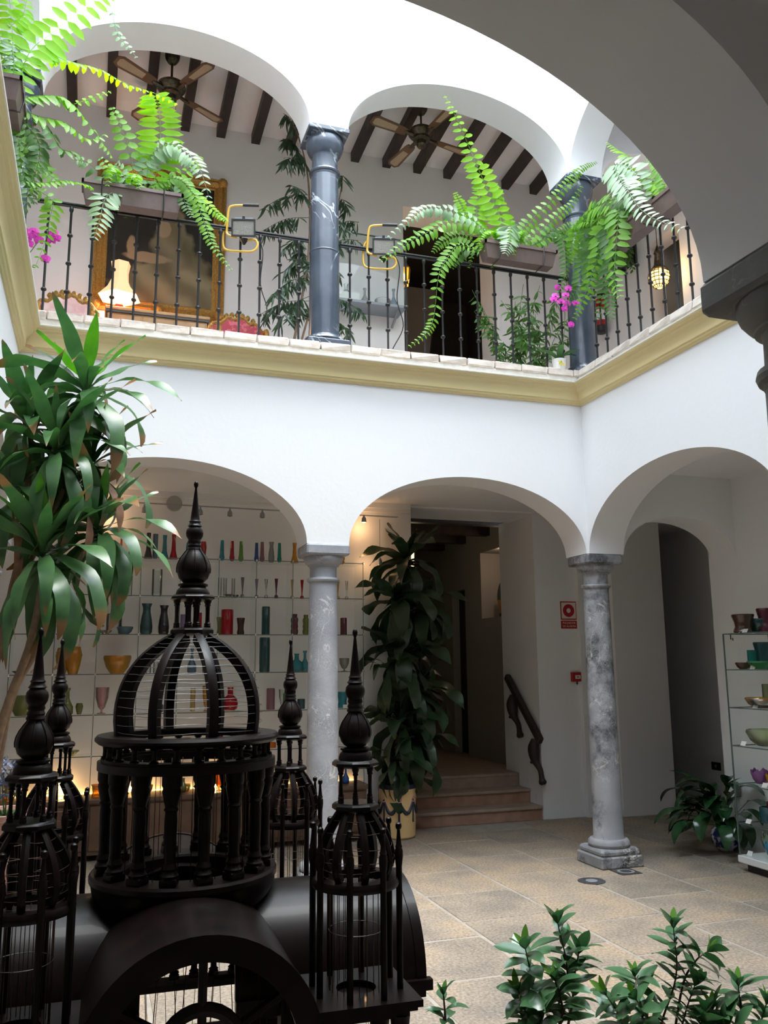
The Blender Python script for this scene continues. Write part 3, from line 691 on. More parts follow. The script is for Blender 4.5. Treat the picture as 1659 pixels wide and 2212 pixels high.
for ang, R, zt, l1 in ARM:
    rf = barrel(R, zt, .14, l1, ang)
    mt = Matrix.Rotation(ang,4,'Z')
    for sg in (-1,1):
        ya, yb = sorted((sg*(R-.012), sg*(R+.02))); yc, yd = sorted((sg*(R-.005), sg*(R+.008)))
        MB().box(.14,l1+.02,ya,yb,zt-R-.028,zt-R+.004,mt).box(.14,l1,yc,yd,zt-R-.05,zt-R-.026,mt).build('eave_board', RW, rf, smooth=0)
    # arch face: outer band, inner wheel with spokes
    zc = zt-R; n = 28
    fb = MB(); vs = []; fs = []
    for d in (l1-.03, l1+.004):
        for r in (R+.004, R-.062):
            for i in range(n+1):
                a = PI*i/n; vs.append((d, -r*math.cos(a), zc+r*math.sin(a)))
    m_ = n+1
    for i in range(n):
        fs += [(i,i+1,m_+i+1,m_+i),(2*m_+i,3*m_+i,3*m_+i+1,2*m_+i+1),(i,2*m_+i,2*m_+i+1,i+1),(m_+i,m_+i+1,3*m_+i+1,3*m_+i)]
    fb.add(vs, fs, mt).build('arch_face', RW, rf, smooth=40)
    wz = zc+.03; hub = MB().tube([(l1-.02, .105*math.cos(2*PI*i/28), wz+.105*math.sin(2*PI*i/28)+.0) for i in range(28)], .018, 6, True, mt)
    for i in range(6):
        a = PI/2+2*PI*i/6; hub.tube([(l1-.02,.0,wz),(l1-.02,(R-.06)*math.cos(a), wz+(R-.06)*math.sin(a))], .013, 6, False, mt)
    hub.lathe([(.001,-.02),(.03,-.015),(.034,0),(.03,.015),(.001,.02)], n=14, mtx=mt @ Matrix.Translation((l1-.02,0,wz)) @ Matrix.Rotation(PI/2,4,'Y'))
    hub.build('wheel_tracery', RW, rf, smooth=40)
    wr = MB()
    for i in range(15):
        y = -R+.06+i*(2*R-.12)/14; zz = zc+math.sqrt(max(0,(R-.03)**2-y*y))
        wr.tube([(l1-.06, y+.05*(1 if i%2 else -1), .20),(l1-.06, y, zz)], .0012, 4, False, mt)
    wr.build('arch_wire', 'copper_wire', rf, smooth=180)
# --- body below
for sx in (-1,1):
    for sy in (-1,1):
        x, y = sx*.30, sy*.30
        MB().box(x-.03,x+.03,y-.03,y+.03,.21,.83).build('corner_post', RW, cage, smooth=0)
MB().bbox(-.66,.66,-.72,.72,.18,.22,.006).bbox(-.80,.80,-.34,.34,.16,.20,.006).bbox(-.36,.36,-.84,.84,.14,.18,.006).build('base_board', RW, cage, smooth=30)
lg = mesh_of(MB().lathe([(.03,0),(.045,.02),(.05,.05),(.035,.08),(.026,.10),(.045,.13),(.05,.17)], n=14), 'leg', RW)
for sx in (-1,1):
    for sy in (-1,1): inst(lg, cage, Matrix.Translation((sx*.56, sy*.62, 0)), 'leg')
wl = MB()
for sx in (-1,1):
    for i in range(22):
        t = -.62+i*1.24/21
        if abs(t) > .34: wl.tube([(sx*.34,t,.22),(sx*.34,t,.82)], .0012, 4)
wl.build('body_wire', 'copper_wire', cage, smooth=180)
for z in (.66,.80):
    MB().box(-.33,.33,.30,.34,z,z+.02).build('perch_rail', RW, cage, smooth=0); MB().box(-.33,.33,-.02,.02,z-.05,z-.03).build('perch_rail', RW, cage, smooth=0)
ib = mesh_of(MB().lathe(turned(.012,.12), n=8), 'perch_baluster', RW)
for i in range(9): inst(ib, cage, Matrix.Translation((-.28+i*.07,.32,.68)), 'perch_baluster')
# --- corner towers
TS, TS2 = .4526, .518
def tower(tx, ty, rz):
    C0 = Vector((tx,ty,0)); ro = Matrix.Translation(C0) @ Matrix.Rotation(rz,4,'Z')
    zp = .872
    p = MB()
    hp = .152
    n = 24; vs = []; fs = []           # square plate with a round hole
    for z in (zp-.018, zp):
        for i in range(n): a = 2*PI*i/n; vs.append((.058*math.cos(a), .058*math.sin(a), z))
        for i in range(n):
            a = 2*PI*i/n; k = hp/max(abs(math.cos(a)),abs(math.sin(a))); vs.append((k*math.cos(a), k*math.sin(a), z))
    for i in range(n):
        j = (i+1)%n
        fs += [(2*n+i,3*n+i,3*n+j,2*n+j),(i,j,n+j,n+i),(n+i,n+j,3*n+j,3*n+i),(j,i,2*n+i,2*n+j)]
    p.add(vs, fs, ro); p.box(-hp+.012,hp-.012,-hp+.012,hp-.012,zp-.03,zp-.018,ro).box(-hp+.03,hp-.03,-hp+.03,hp-.03,zp-.05,zp-.03,ro)
    pl = p.build('tower_platform', RW, cage, smooth=20)
    f = MB()
    for sx in (-1,1):
        for sy in (-1,1): f.lathe([(.020,0),(.026,.08),(.02,.2),(.030,.30),(.022,.40),(.028,.50),(.034,.545),(.026,.575),(.03,.61)], n=10, mtx=ro @ Matrix.Translation((sx*.10, sy*.10, .215)))
    f.build('tower_leg', RW, pl, smooth=40)
    # eight tall posts with button finials
    ps = MB().lathe([(.0095,0),(.0095,.335),(.011,.345),(.013,.362),(.0125,.378),(.0095,.384),(.011,.388),(.0085,.394),(.0055,.424),(.0048,.436),(.0085,.440),(.0098,.446),(.0085,.453),(.003,.457)], n=10)
    pm = mesh_of(ps, 'tower_post', RW, 40)
    for k in range(8):
        a = 2*PI*(k+.5)/8+rz; inst(pm, pl, Matrix.Translation(C0+Vector((.128*math.cos(a), .128*math.sin(a), zp-.002))), 'tower_post')
    MB().lathe([(.085,1.150),(.126,1.150),(.130,1.158),(.130,1.166),(.125,1.175),(.085,1.175),(.085,1.150)], n=32, mtx=ro, cap=False).build('tower_disc', RW, pl, smooth=30)
    prof = [(.100,1.172),(.116,1.205),(.118,1.235),(.104,1.285),(.078,1.330),(.052,1.365)]
    for k in range(8):
        a = 2*PI*k/8+rz; mb = MB(); rib(mb, prof, a, .020, .020); mb.v = [(x+tx,y+ty,z) for x,y,z in mb.v]; mb.build('tower_rib', RW, pl, smooth=30)
    wm = wire_rings(prof, 6, .0009, .002, 32); wm.v = [(x+tx,y+ty,z) for x,y,z in wm.v]
    for k in range(22):
        a = 2*PI*k/22; wm.tube([(tx+.078*math.cos(a),ty+.078*math.sin(a),zp-.01),(tx+.078*math.cos(a),ty+.078*math.sin(a),1.155)], .0012, 4)
    wm.build('tower_wire', 'copper_wire', pl, smooth=180)
    MB().tube([(tx+.079*math.cos(2*PI*i/32), ty+.079*math.sin(2*PI*i/32), 1.03) for i in range(32)], .0012, 4, True).build('tower_hoop', 'steel_wire', pl, smooth=180)
    oc = Matrix.Translation(C0) @ Matrix.Rotation(rz,4,'Z')
    for z0, z1 in ((1.360,1.382),(1.484,1.504)):
        q_ = octo(.071, z0, z1); q_.v = [tuple(oc @ Vector(v)) for v in q_.v]; q_.build('tower_plate', RW, pl, smooth=30)
    tp = mesh_of(MB().lathe(turned(.0060,.104), n=10), 'tower_pillar', RW)
    for k in range(6):
        a = 2*PI*(k+.25)/6; inst(tp, pl, Matrix.Translation(C0+Vector((.050*math.cos(a), .050*math.sin(a), 1.382))), 'tower_pillar')
    MB().lathe([(.050,1.503),(.051,1.512),(.047,1.524),(.039,1.532),(.045,1.535),(.045,1.540),(.038,1.543)], n=24, mtx=Matrix.Translation(C0)).build('tower_bell', RW, pl, smooth=40)
    b_ = grooves(MB().lathe(bulb(.049,1.541), n=28), .049, 1.541); b_.v = [(x+tx,y+ty,z) for x,y,z in b_.v]; b_.build('tower_bulb', RW, pl, smooth=60)
    MB().lathe(finial(.98, 1.645), n=16, mtx=Matrix.Translation(C0)).build('tower_finial', RW, pl, smooth=40)
for sx in (-1,1):
    for sy in (-1,1): tower(sx*TS, sy*TS2, 0.)
# ------------------------------------------------------------------ plants
def fern_frond(parent, path, plen, mt, nrm=(0,-1,.35), gap=None, wid=.36, droop=.5, r=.0022, end=.25, name='frond', jit=.12):
    """sword-fern frond along a 3-D path: midrib plus pinnae on both sides"""
    P = spline(path, 60); tot = sum((P[i+1]-P[i]).length for i in range(60)); gap = gap or plen*.34
    mb = MB(); mb.tube(P[::4], [r*1.3*(1-.6*i/15) for i in range(len(P[::4]))], 4)
    n = max(6, int(tot/gap)); acc = 0; nv = Vector(nrm).normalized()
    for k in range(n):
        t = (k+.6)/n; i = min(int(t*60), 59); p = P[i].lerp(P[i+1], t*60-i); tg = (P[i+1]-P[i]).normalized()
        env = min(1, .45+t*2.2) * (1-(1-end)*max(0,(t-.35)/.65)**1.4)
        sd = tg.cross(nv); sd = sd.normalized() if sd.length > 1e-4 else Vector((1,0,0))
        up = sd.cross(tg).normalized()
        for s in (-1, 1):
            L_ = plen*env*random.uniform(1-jit, 1+jit*.5)
            x = (sd*s+tg*random.uniform(.10,.34)+up*random.uniform(-.25,.15)+Vector((0,0,-.22))).normalized()
            mb.leaf(L_, L_*wid, droop*random.uniform(.4,1.5), .18, 4, 0, frame(p, x, up*(1 if random.random()<.97 else -1)), lambda q: (min(1,q*8)**.5)*(1-q**4.5)**.7 if q < 1 else 0, uv=False)
    mb.uv = {}
    return mb.build(name, mt, parent, smooth=180)
def pxpath(pts, ax, val, dv=0.):
    """photo pixels -> points on a plane, sliding by dv from first to last"""
    n = len(pts)-1
    return [at(x, y, ax, val+dv*(i/n)) for i, (x, y) in enumerate(pts)]
def window_box(ctr, L_, along, label, zt):
    """plastic balcony planter with rim and two steel hooks; ctr = centre of the top"""
    r = thing('planter_box', label, 'planter', (ctr[0],ctr[1],zt-.16), 'balcony planters'); ORG[r.name] = Vector((0,0,0))
    ro = Matrix.Rotation(0 if along == 'x' else PI/2, 4, 'Z'); h = .165
    def ringbox(l0, w0, l1, w1, z0, z1): return [(-l0,-w0,z0),(l0,-w0,z0),(l0,w0,z0),(-l0,w0,z0),(-l1,-w1,z1),(l1,-w1,z1),(l1,w1,z1),(-l1,w1,z1)], [(3,2,1,0),(0,1,5,4),(1,2,6,5),(2,3,7,6),(3,0,4,7)]
    a = L_/2
    MB().add(*ringbox(a-.03,.06,a,.085,0,h-.02), ro).build('box_body', 'planter_brown', r, smooth=0)
    rim = MB()
    for x0,x1,y0,y1 in ((-a-.008,a+.008,-.095,-.078),(-a-.008,a+.008,.078,.095),(-a-.008,-a+.01,-.095,.095),(a-.01,a+.008,-.095,.095)): rim.box(x0,x1,y0,y1,h-.03,h,ro)
    rim.build('rim', 'planter_brown', r, smooth=0)
    MB().box(-a+.01,a-.01,-.078,.078,h-.05,h-.015,ro).build('soil', 'soil', r, smooth=0)
    for s in (-.62,.62):
        x = s*a; k = MB(); pts = [(x,.10,h+.02),(x,.0,h+.022),(x,-.094,h+.02),(x,-.10,h-.08),(x,-.078,-.004),(x,.10,-.006)]
        k.tube([ro @ Vector(p) for p in pts], .006, 4); k.build('bracket', 'iron', r)
    return r
# planters hung on the rails
pL = (at(287,425,1,.0)+Vector((0,0,0)))
bx1 = window_box((pL.x,-.02), .80, 'x', 'brown planter box on the rail in front of the framed portrait', at(287,415,1,-.02).z)
pR = at(1118,545,1,-.02); bx2 = window_box((pR.x,-.02), .76, 'x', 'brown planter box on the rail in front of the dark doorway', pR.z+.03)
pS = at(1378,480,0,-.02); bx3 = window_box((-.02,pS.y), .66, 'y', 'brown planter box on the side rail above the red extinguisher', pS.z+.03)
pS2 = at(1446,430,0,-.02); bx4 = window_box((-.02,pS2.y-.1), .60, 'y', 'brown planter box on the side rail above the glowing lantern', pS2.z+.03)
XLP = -W-.06; pT = at(8,255,0,-5.15); bx5 = window_box((XLP,-.95), .80, 'y', 'brown planter box on the rail opposite the lantern side', at(8,235,1,-.95).z)

def fern(label, loc, fronds, grp='sword ferns in the balcony planters'):
    t = thing('sword_fern', label, 'fern', loc, grp); ORG[t.name] = Vector(loc)
    for f in fronds:
        pts, ax, val, dv, plen, mt = f[:6]; kw = f[6] if len(f) > 6 else {}
        fern_frond(t, pxpath(pts, ax, val, dv), plen, mt, **kw)
    return t
def filler(t, base, n, R, mts, rise=.25, plen=.07):
    """extra short fronds springing from the soil"""
    for k in range(n):
        a = random.uniform(0,2*PI); L_ = R*random.uniform(.5,1.1); b = Vector(base)+Vector((random.uniform(-.22,.22) if True else 0, random.uniform(-.05,.05), 0))
        d = Vector((math.cos(a),math.sin(a)*.7,0)); up = random.uniform(.3,1)*rise
        fern_frond(t, [b, b+d*L_*.35+Vector((0,0,up*.8)), b+d*L_*.75+Vector((0,0,up*.6)), b+d*L_+Vector((0,0,-random.uniform(0,.2)))], plen*random.uniform(.7,1.1), random.choice(mts), nrm=(0,-.4,1))
YF = -.05
f1 = fern('sword fern with arching fronds in the planter before the portrait', (bx1.location.x,-.02,bx1.location.z+.15), [
  ([(297,408),(277,320),(257,263),(241,231)],1,YF,-.05,.115,'fern_mid',dict(gap=.07,wid=.55)),
  ([(330,405),(345,330),(345,250),(336,205)],1,YF,-.2,.21,'fern_bright',dict(gap=.045,wid=.26,end=.7,droop=.3)),
  ([(317,402),(324,338),(365,311),(405,331),(432,365),(452,429)],1,YF,-.3,.16,'fern_pale',dict(gap=.05,wid=.3,droop=.9)),
  ([(324,402),(378,385),(412,412),(439,473),(459,527),(500,584)],1,YF,-.15,.10,'fern_mid'),
  ([(330,400),(390,392),(430,430),(470,460),(490,478)],1,YF,-.1,.10,'fern_bright'),
  ([(345,402),(371,388),(419,358),(436,338)],1,YF,0,.10,'fern_bright'),
  ([(270,405),(230,425),(216,473),(203,516)],1,YF,-.2,.15,'fern_pale',dict(gap=.05,wid=.3)),
  ([(300,405),(310,360),(330,330),(345,320)],1,YF,-.1,.10,'fern_pale',dict(wid=.5,gap=.07)),
  ([(255,405),(240,400),(190,352),(155,345)],1,YF,.0,.13,'fern_dark'),
  ([(285,405),(255,380),(235,360),(215,340)],1,YF,.0,.12,'fern_mid'),
  ([(280,405),(262,370),(252,350)],1,YF,-.1,.11,'fern_pale'),
  ([(355,402),(385,400),(400,440),(415,470)],1,YF,-.1,.09,'fern_dark'),
])
filler(f1, (bx1.location.x+.05,-.02,bx1.location.z+.15), 9, .38, ['fern_mid','fern_dark','fern_pale'], .3, .085)
f2 = fern('sword fern with one tall bright frond in the planter before the doorway', (bx2.location.x,-.02,bx2.location.z+.15), [
  ([(1085,545),(1082,474),(1050,403),(1023,340),(990,264),(960,205)],1,YF,-.1,.19,'fern_bright',dict(gap=.062,wid=.34,droop=.25,end=.12)),
  ([(1060,545),(1030,478),(1035,430),(1040,386)],1,YF,0,.15,'fern_bright',dict(gap=.045,wid=.3)),
  ([(1050,540),(1010,470),(995,440),(983,415)],1,YF,0,.12,'fern_bright',dict(gap=.04,wid=.32)),
  ([(1095,545),(1087,480),(1075,420),(1070,395)],1,YF,0,.12,'fern_bright',dict(gap=.05,wid=.34)),
  ([(1070,535),(1037,490),(970,480),(919,504),(868,531),(820,565)],1,YF,-.1,.12,'fern_mid',dict(gap=.055,wid=.4,droop=.8)),
  ([(1070,535),(1033,484),(970,454),(919,450),(885,474),(838,514)],1,YF,-.1,.12,'fern_pale',dict(gap=.055,wid=.42,droop=.9)),
  ([(1100,520),(1102,489),(1100,520),(1092,548)],1,YF-.1,-.15,.15,'fern_pale',dict(gap=.03,wid=.26)),
  ([(1110,535),(1137,487),(1213,411),(1255,365),(1289,350)],1,YF,-.05,.085,'fern_mid',dict(gap=.045,wid=.45)),
  ([(1120,535),(1150,510),(1200,470),(1235,440),(1258,400)],1,YF,-.1,.085,'fern_mid',dict(gap=.05,wid=.45)),
  ([(1130,540),(1170,520),(1230,488),(1290,468)],1,YF,-.05,.08,'fern_mid'),
  ([(1040,545),(990,530),(965,560),(947,596),(938,682),(921,720),(883,749)],1,YF,-.1,.095,'fern_mid',dict(gap=.05)),
  ([(1150,540),(1190,500),(1215,520),(1222,580),(1205,640)],1,YF,-.1,.11,'fern_dark'),
  ([(1045,540),(1000,510),(960,520),(935,545)],1,YF,.1,.10,'fern_mid'),
  ([(1040,545),(1005,540),(985,560),(975,580)],1,YF,.15,.10,'fern_dark'),
])
filler(f2, (bx2.location.x-.05,-.02,bx2.location.z+.15), 8, .34, ['fern_mid','fern_bright','fern_dark'], .22, .075)
f3 = fern('sword fern trailing from the side planter down past the corner column', (-.02,bx3.location.y,bx3.location.z+.15), [
  ([(1395,440),(1370,370),(1327,356),(1345,395),(1356,411),(1394,462),(1474,496)],0,-.12,-.25,.17,'fern_pale',dict(gap=.055,wid=.36,nrm=(-.8,-.5,.35))),
  ([(1350,470),(1338,455),(1335,480),(1331,529),(1327,601),(1339,643)],0,-.1,-.15,.17,'fern_mid',dict(gap=.055,wid=.36,nrm=(-.8,-.5,.3))),
  ([(1380,420),(1356,344),(1330,322),(1310,306)],0,-.05,0,.085,'fern_bright',dict(gap=.07,wid=.5)),
  ([(1370,440),(1345,430),(1300,440),(1275,470),(1262,520),(1265,580)],0,-.1,0,.15,'fern_dark',dict(nrm=(-.7,-.7,.2))),
  ([(1365,450),(1330,460),(1300,500),(1290,560),(1262,640),(1240,690)],0,-.1,-.1,.14,'fern_mid',dict(nrm=(-.7,-.7,.2))),
  ([(1365,460),(1320,470),(1312,540),(1305,620),(1290,690)],0,-.1,0,.15,'fern_dark',dict(nrm=(-.7,-.7,.2))),
  ([(1360,460),(1310,440),(1270,460),(1240,520),(1232,570)],0,-.1,0,.15,'fern_mid',dict(nrm=(-.7,-.7,.2))),
  ([(1360,465),(1300,480),(1280,540),(1275,600),(1280,650)],0,-.1,.0,.16,'fern_dark',dict(nrm=(-.7,-.7,.2))),
  ([(1350,465),(1290,455),(1250,490),(1235,540),(1215,600)],0,-.1,.0,.14,'fern_mid',dict(nrm=(-.7,-.7,.2))),
  ([(1355,465),(1318,490),(1322,560),(1315,640),(1322,690)],0,-.1,.0,.14,'fern_dark',dict(nrm=(-.7,-.7,.2))),
  ([(1345,468),(1300,470),(1255,480),(1225,500),(1210,520)],0,-.1,.0,.09,'fern_mid',dict(nrm=(-.7,-.7,.4))),
  ([(1350,468),(1290,500),(1260,560),(1250,620),(1225,655)],0,-.1,-.05,.14,'fern_dark',dict(nrm=(-.7,-.7,.2))),
])
f4 = fern('sword fern in the side planter above the glowing lantern', (-.02,bx4.location.y,bx4.location.z+.15), [
  ([(1430,430),(1410,395),(1390,385),(1370,400)],0,-.05,0,.09,'fern_mid',dict(nrm=(-.8,-.5,.35))),
  ([(1435,430),(1420,400),(1405,400),(1398,440)],0,-.05,0,.08,'fern_bright',dict(nrm=(-.8,-.5,.35))),
  ([(1440,430),(1430,380),(1415,350),(1395,340)],0,-.05,0,.09,'fern_mid',dict(nrm=(-.8,-.5,.35))),
])
YL_ = -.95
f5 = fern('large sword fern spilling from the planter at the dark corner', (XLP,-.95,bx5.location.z+.15), [
  ([(40,200),(62,115),(125,62),(205,0),(250,-30)],1,YL_,0.12,.20,'fern_bright',dict(gap=.075,wid=.40,droop=.2,nrm=(.2,-1,.2))),
  ([(30,190),(27,78),(20,0),(10,-40)],1,YL_,0.03,.14,'fern_bright',dict(gap=.05,wid=.4,nrm=(.2,-1,.2))),
  ([(35,190),(45,140),(95,120),(150,133),(215,150),(270,180),(330,200),(385,225)],1,YL_,0.38,.135,'fern_bright',dict(gap=.05,wid=.34,droop=.4,nrm=(.2,-.5,1))),
  ([(30,215),(68,209),(120,207),(160,228),(215,300),(243,340)],1,YL_,0.2,.16,'fern_mid',dict(gap=.042,wid=.34,nrm=(.2,-.6,.9))),
  ([(35,230),(80,250),(140,265),(190,300),(230,290)],1,YL_,0.17,.14,'fern_mid',dict(gap=.05,nrm=(.2,-.6,.9))),
  ([(160,225),(190,215),(220,205),(240,197)],1,YL_,0.05,.05,'fern_bright',dict(gap=.05,wid=.6)),
  ([(20,150),(25,100),(30,130),(35,170),(50,240)],1,YL_,0.01,.10,'fern_pale',dict(gap=.035,wid=.25,nrm=(.4,-1,0))),
  ([(240,15),(250,60),(262,85),(280,105),(297,127)],1,YL_,0.03,.055,'fern_pale',dict(gap=.05,wid=.45)),
  ([(30,250),(40,300),(45,350),(60,420),(40,470)],1,YL_,0.0,.12,'fern_dark',dict(nrm=(.5,-1,0))),
  ([(35,250),(60,290),(90,350),(110,380),(140,400)],1,YL_,0.1,.12,'fern_mid',dict(nrm=(.5,-1,.3))),
  ([(40,250),(80,300),(85,340),(70,400),(75,440)],1,YL_,0.05,.11,'fern_dark',dict(nrm=(.5,-1,0))),
  ([(40,390),(90,395),(140,390),(190,400),(200,410)],1,YL_,0.15,.08,'fern_mid',dict(nrm=(.2,-.5,1))),
  ([(60,400),(112,432),(108,470),(98,520),(75,580)],1,YL_,0.07,.09,'fern_mid',dict(gap=.05,nrm=(.3,-1,0))),
  ([(30,240),(10,300),(12,360),(20,420),(30,455)],1,YL_,-0.01,.12,'fern_dark',dict(nrm=(.5,-1,0))),
  ([(40,245),(100,270),(130,320),(165,330),(185,355)],1,YL_,0.15,.13,'fern_dark',dict(nrm=(.2,-.6,.9))),
  ([(20,60),(50,30),(60,-10)],1,YL_,0.0,.10,'fern_bright',dict(nrm=(.2,-1,.2))),
  ([(5,160),(10,110),(-10,60)],1,YL_,-0.01,.12,'fern_mid',dict(nrm=(.2,-1,.2))),
  ([(30,230),(55,330),(50,380),(85,410)],1,YL_,0.05,.12,'fern_mid',dict(nrm=(.5,-1,.2))),
])
# ---- orchids
def orchid(label, base, spray, pot=True, leaves=5):
    t = thing('orchid', label, 'orchid', base, 'orchids on the gallery curb'); ORG[t.name] = Vector(base); b = Vector(base)
    if pot:
        MB().lathe([(.055,0),(.066,.05),(.072,.115),(.075,.12),(.069,.12),(.062,.1)], c=b, n=24).build('pot', 'white_ceramic', t)
        d = MB()
        for k in range(7): d.leaf(.035,.012,0,0,3,0,frame(b+Vector((-.02+random.uniform(-.012,.012),-.0725,.065+random.uniform(-.015,.015))),(math.cos(k),0,math.sin(k)),(0,-1,0)))
        d.uv = {}; d.build('painted_flower', 'petal_yellow', t, smooth=180)
    for k in range(leaves):
        a = PI*.5+2.4*k+.5; mb = MB(); mb.leaf(.24,.065,1.2,.2,6,0,frame(b+Vector((0,0,.11)),(math.cos(a),math.sin(a)*.5-.2,1.0),(0,0,1))); mb.build('leaf', 'orchid_leaf', t, smooth=180)
    ctr = sum((Vector(p) for p in spray), Vector())/len(spray)
    MB().tube(spline([b+Vector((0,0,.1)), b.lerp(ctr,.5)+Vector((.03,0,.05)), ctr+Vector((.02,.02,.03))], 12), .004, 5).build('flower_stem', 'stem_green', t)
    for p in spray:
        m_ = frame(p, Vector((random.uniform(-.2,.2),random.uniform(-.2,.2),1)), (random.uniform(-.4,.2),-1,random.uniform(-.1,.3))); mb = MB()
        for a, L_, w_ in ((0,.040,.034),(2.2,.036,.024),(-2.2,.036,.024),(1.05,.042,.050),(-1.05,.042,.050)): mb.leaf(L_,w_,.25,.1,4,0,m_ @ Matrix.Rotation(a,4,'Z'))
        mb.lathe([(.004,0),(.009,.006),(.006,.016)], n=6, mtx=m_); mb.uv = {}
        mb.build('blossom', 'petal_magenta', t, smooth=180)
    return t
oz_ = 4.583
orchid('potted orchid with magenta blossoms in a white pot at the brick corner', (at(1215,790,1,-.0).x, .06, oz_),
   [at(x,y,1,-.06+random.uniform(-.03,.03)) for x,y in ((1205,622),(1228,624),(1200,640),(1222,638),(1196,648),(1212,652),(1226,656),(1244,655),(1220,668),(1234,702))])
orchid('orchid with purple blossoms hanging below the corner fern', (-W-.1, -.40, oz_),
   [at(x,y,1,-.42) for x,y in ((50,500),(60,512),(72,500),(48,520),(62,528),(78,510),(116,505),(122,516),(112,520),(84,520),(98,560))], pot=True, leaves=6)

# ---- dracaenas
def dl_shape(t): return (min(1, .22+t*1.7))*(1-max(0,(t-.42)/.58)**1.9)**1.0+.012 if t < 1 else .012
DL = {}
for key, mt in (('old','draco_leaf'),('young','draco_young'),('dry','draco_dry'),('deep','draco_deep')):
    DL[key] = [mesh_of(MB().leaf(1.0, (.155 if key == 'old' else .26 if key == 'deep' else .16 if key != 'dry' else .11), d, .14, 14, .10, None, dl_shape, k), 'leaf', mt, 180) for k, d in enumerate((.5,1.4,2.1,2.6,2.9))]
def crown(t, c, n, L_, kind='old', lo=-.5, hi=1.35, ok=None, young=4, dry=0, flat=1.0):
    """rosette of strap leaves at c: upper leaves upright and young, lower ones arching and hanging"""
    o = ORG[t.name]
    for k in range(n):
        f = k/(n-1); a = 2.399963*k+random.uniform(-.25,.25); el = hi+(lo-hi)*f+random.uniform(-.12,.12)
        v = Vector((math.cos(a)*math.cos(el), math.sin(a)*math.cos(el)*flat, math.sin(el)))
        key = kind
        if k < young and kind == 'old': key = 'young'
        if dry and k >= n-dry: key = 'dry'
        di = 0 if el > 1.0 else min(4, int((1.15-el)*2.2+random.uniform(-.3,.8)))
        if el < -.2: di = random.choice((1,2,2))
        di = max(0, min(4, di))
        s = L_*random.uniform(.78,1.12)*(1 if f > .12 else .75)
        p = Vector(c)-o+Vector((0,0,-.16*L_*f*1.6))
        if ok and not (ok(p+o+Vector((v.x,v.y,0))*s*.8) and ok(p+o+v*s*.4)): continue
        inst(DL[key][di], t, frame(p, v, (0,0,1)) @ Matrix.Diagonal((s,s*random.uniform(.85,1.15),s,1)), 'leaf')
def stem(t, pts, r0, r1, mt='cane_stem'):
    P = spline(pts, 24); mb = MB(); mb.tube(P, [r0+(r1-r0)*i/24+.0012*(i%2) for i in range(25)], 10); return mb.build('stem', mt, t, smooth=60)
YD = -1.6
db = at(-60,1760,1,YD); db = Vector((db.x, YD, 0))
dr = thing('dracaena_plant', 'tall dracaena with drooping broad leaves and brown tips beside the white wall', 'plant', db, 'dracaenas'); ORG[dr.name] = Vector(db)
def P_(x, y, dy=0): return at(x, y, 1, YD+dy)
MB().lathe([(.18,0),(.24,.06),(.27,.30),(.29,.34),(.26,.34),(.24,.28),(.02,.28)], c=db, n=28).build('pot', 'terracotta', dr)
crowns = [((186,835),44,.60,.0,6,1),((55,900),44,.60,.15,2,2),((120,955),36,.58,-.12,0,3),((215,1130),40,.56,.05,3,0),((90,1180),46,.64,-.18,5,0),((200,985),22,.54,.1,0,4),((25,1060),24,.52,.1,0,2)]
for (x,y), n, L_, dy, yg, dry in crowns: crown(dr, P_(x,y,dy), n, L_, 'old', -.65, 1.25, ok=lambda q_: q_.x > -W-.02 and q_.y < -.06, young=yg, dry=dry)
b0 = db+Vector((0,0,.28))
stem(dr, [b0, P_(-5,1600), P_(62,1400), P_(90,1265,-.1), P_(90,1185,-.18)], .026, .017)
stem(dr, [b0+Vector((.05,0,0)), P_(12,1560,.1), P_(80,1400,.1), P_(150,1230,.1), P_(215,1140,.05)], .022, .015)
stem(dr, [b0+Vector((-.04,.05,0)), P_(-20,1500,.1), P_(20,1300,.1), P_(60,1100,.1), P_(55,910,.12)], .024, .016)
stem(dr, [P_(20,1300,.1), P_(110,1120,.05), P_(165,980,.0), P_(186,825,0)], .018, .015)
stem(dr, [P_(60,1100,.1), P_(90,1030,0), P_(120,965,-.12)], .014, .013)
# passage dracaena in its yellow pot
pb = Vector((-1.22, 2.02, 0))
pt = thing('plant_pot', 'yellow ceramic pot with navy swags beside the steps', 'pot', pb); ORG[pt.name] = Vector(pb)
MB().lathe([(.165,0),(.185,.02),(.19,.10),(.195,.40),(.20,.52),(.185,.52),(.175,.46),(.02,.46)], c=pb, n=40).build('pot_body', 'pot_yellow', pt)
MB().lathe([(.199,.50),(.205,.51),(.206,.545),(.197,.55),(.18,.55),(.18,.50)], c=pb, n=40, cap=False).build('pot_rim', 'pot_navy', pt)
for k in range(7):
    a0 = -PI/2-.25+2*PI*k/7; a1 = a0+2*PI/7; sw = MB(); pts = []; rs = []
    for i in range(13):
        t = i/12; a = a0+(a1-a0)*t; z = .40-.14*math.sin(PI*t); R_ = .1935; pts.append(pb+Vector((R_*math.cos(a), R_*math.sin(a), z))); rs.append(.008+.014*math.sin(PI*t))
    sw.tube(pts, rs, 6); sw.build('swag', 'pot_navy', pt)
    tl_ = MB(); e = Vector((math.cos(a0),math.sin(a0),0)); tl_.tube([pb+e*.195+Vector((0,0,.36)), pb+e*.194+Vector((0,0,.28)), pb+e*.192+Vector((0,0,.17))], [.006,.011,.013], 6); tl_.build('ribbon', 'pot_navy', pt)
    rg = MB(); u = Vector((-math.sin(a0),math.cos(a0),0)); rg.tube([pb+e*.198+Vector((0,0,.40))+(u*math.cos(q_)+Vector((0,0,1))*math.sin(q_))*.026 for q_ in [2*PI*i/14 for i in range(14)]], .007, 5, True); rg.build('ring_mould', 'terracotta', pt)
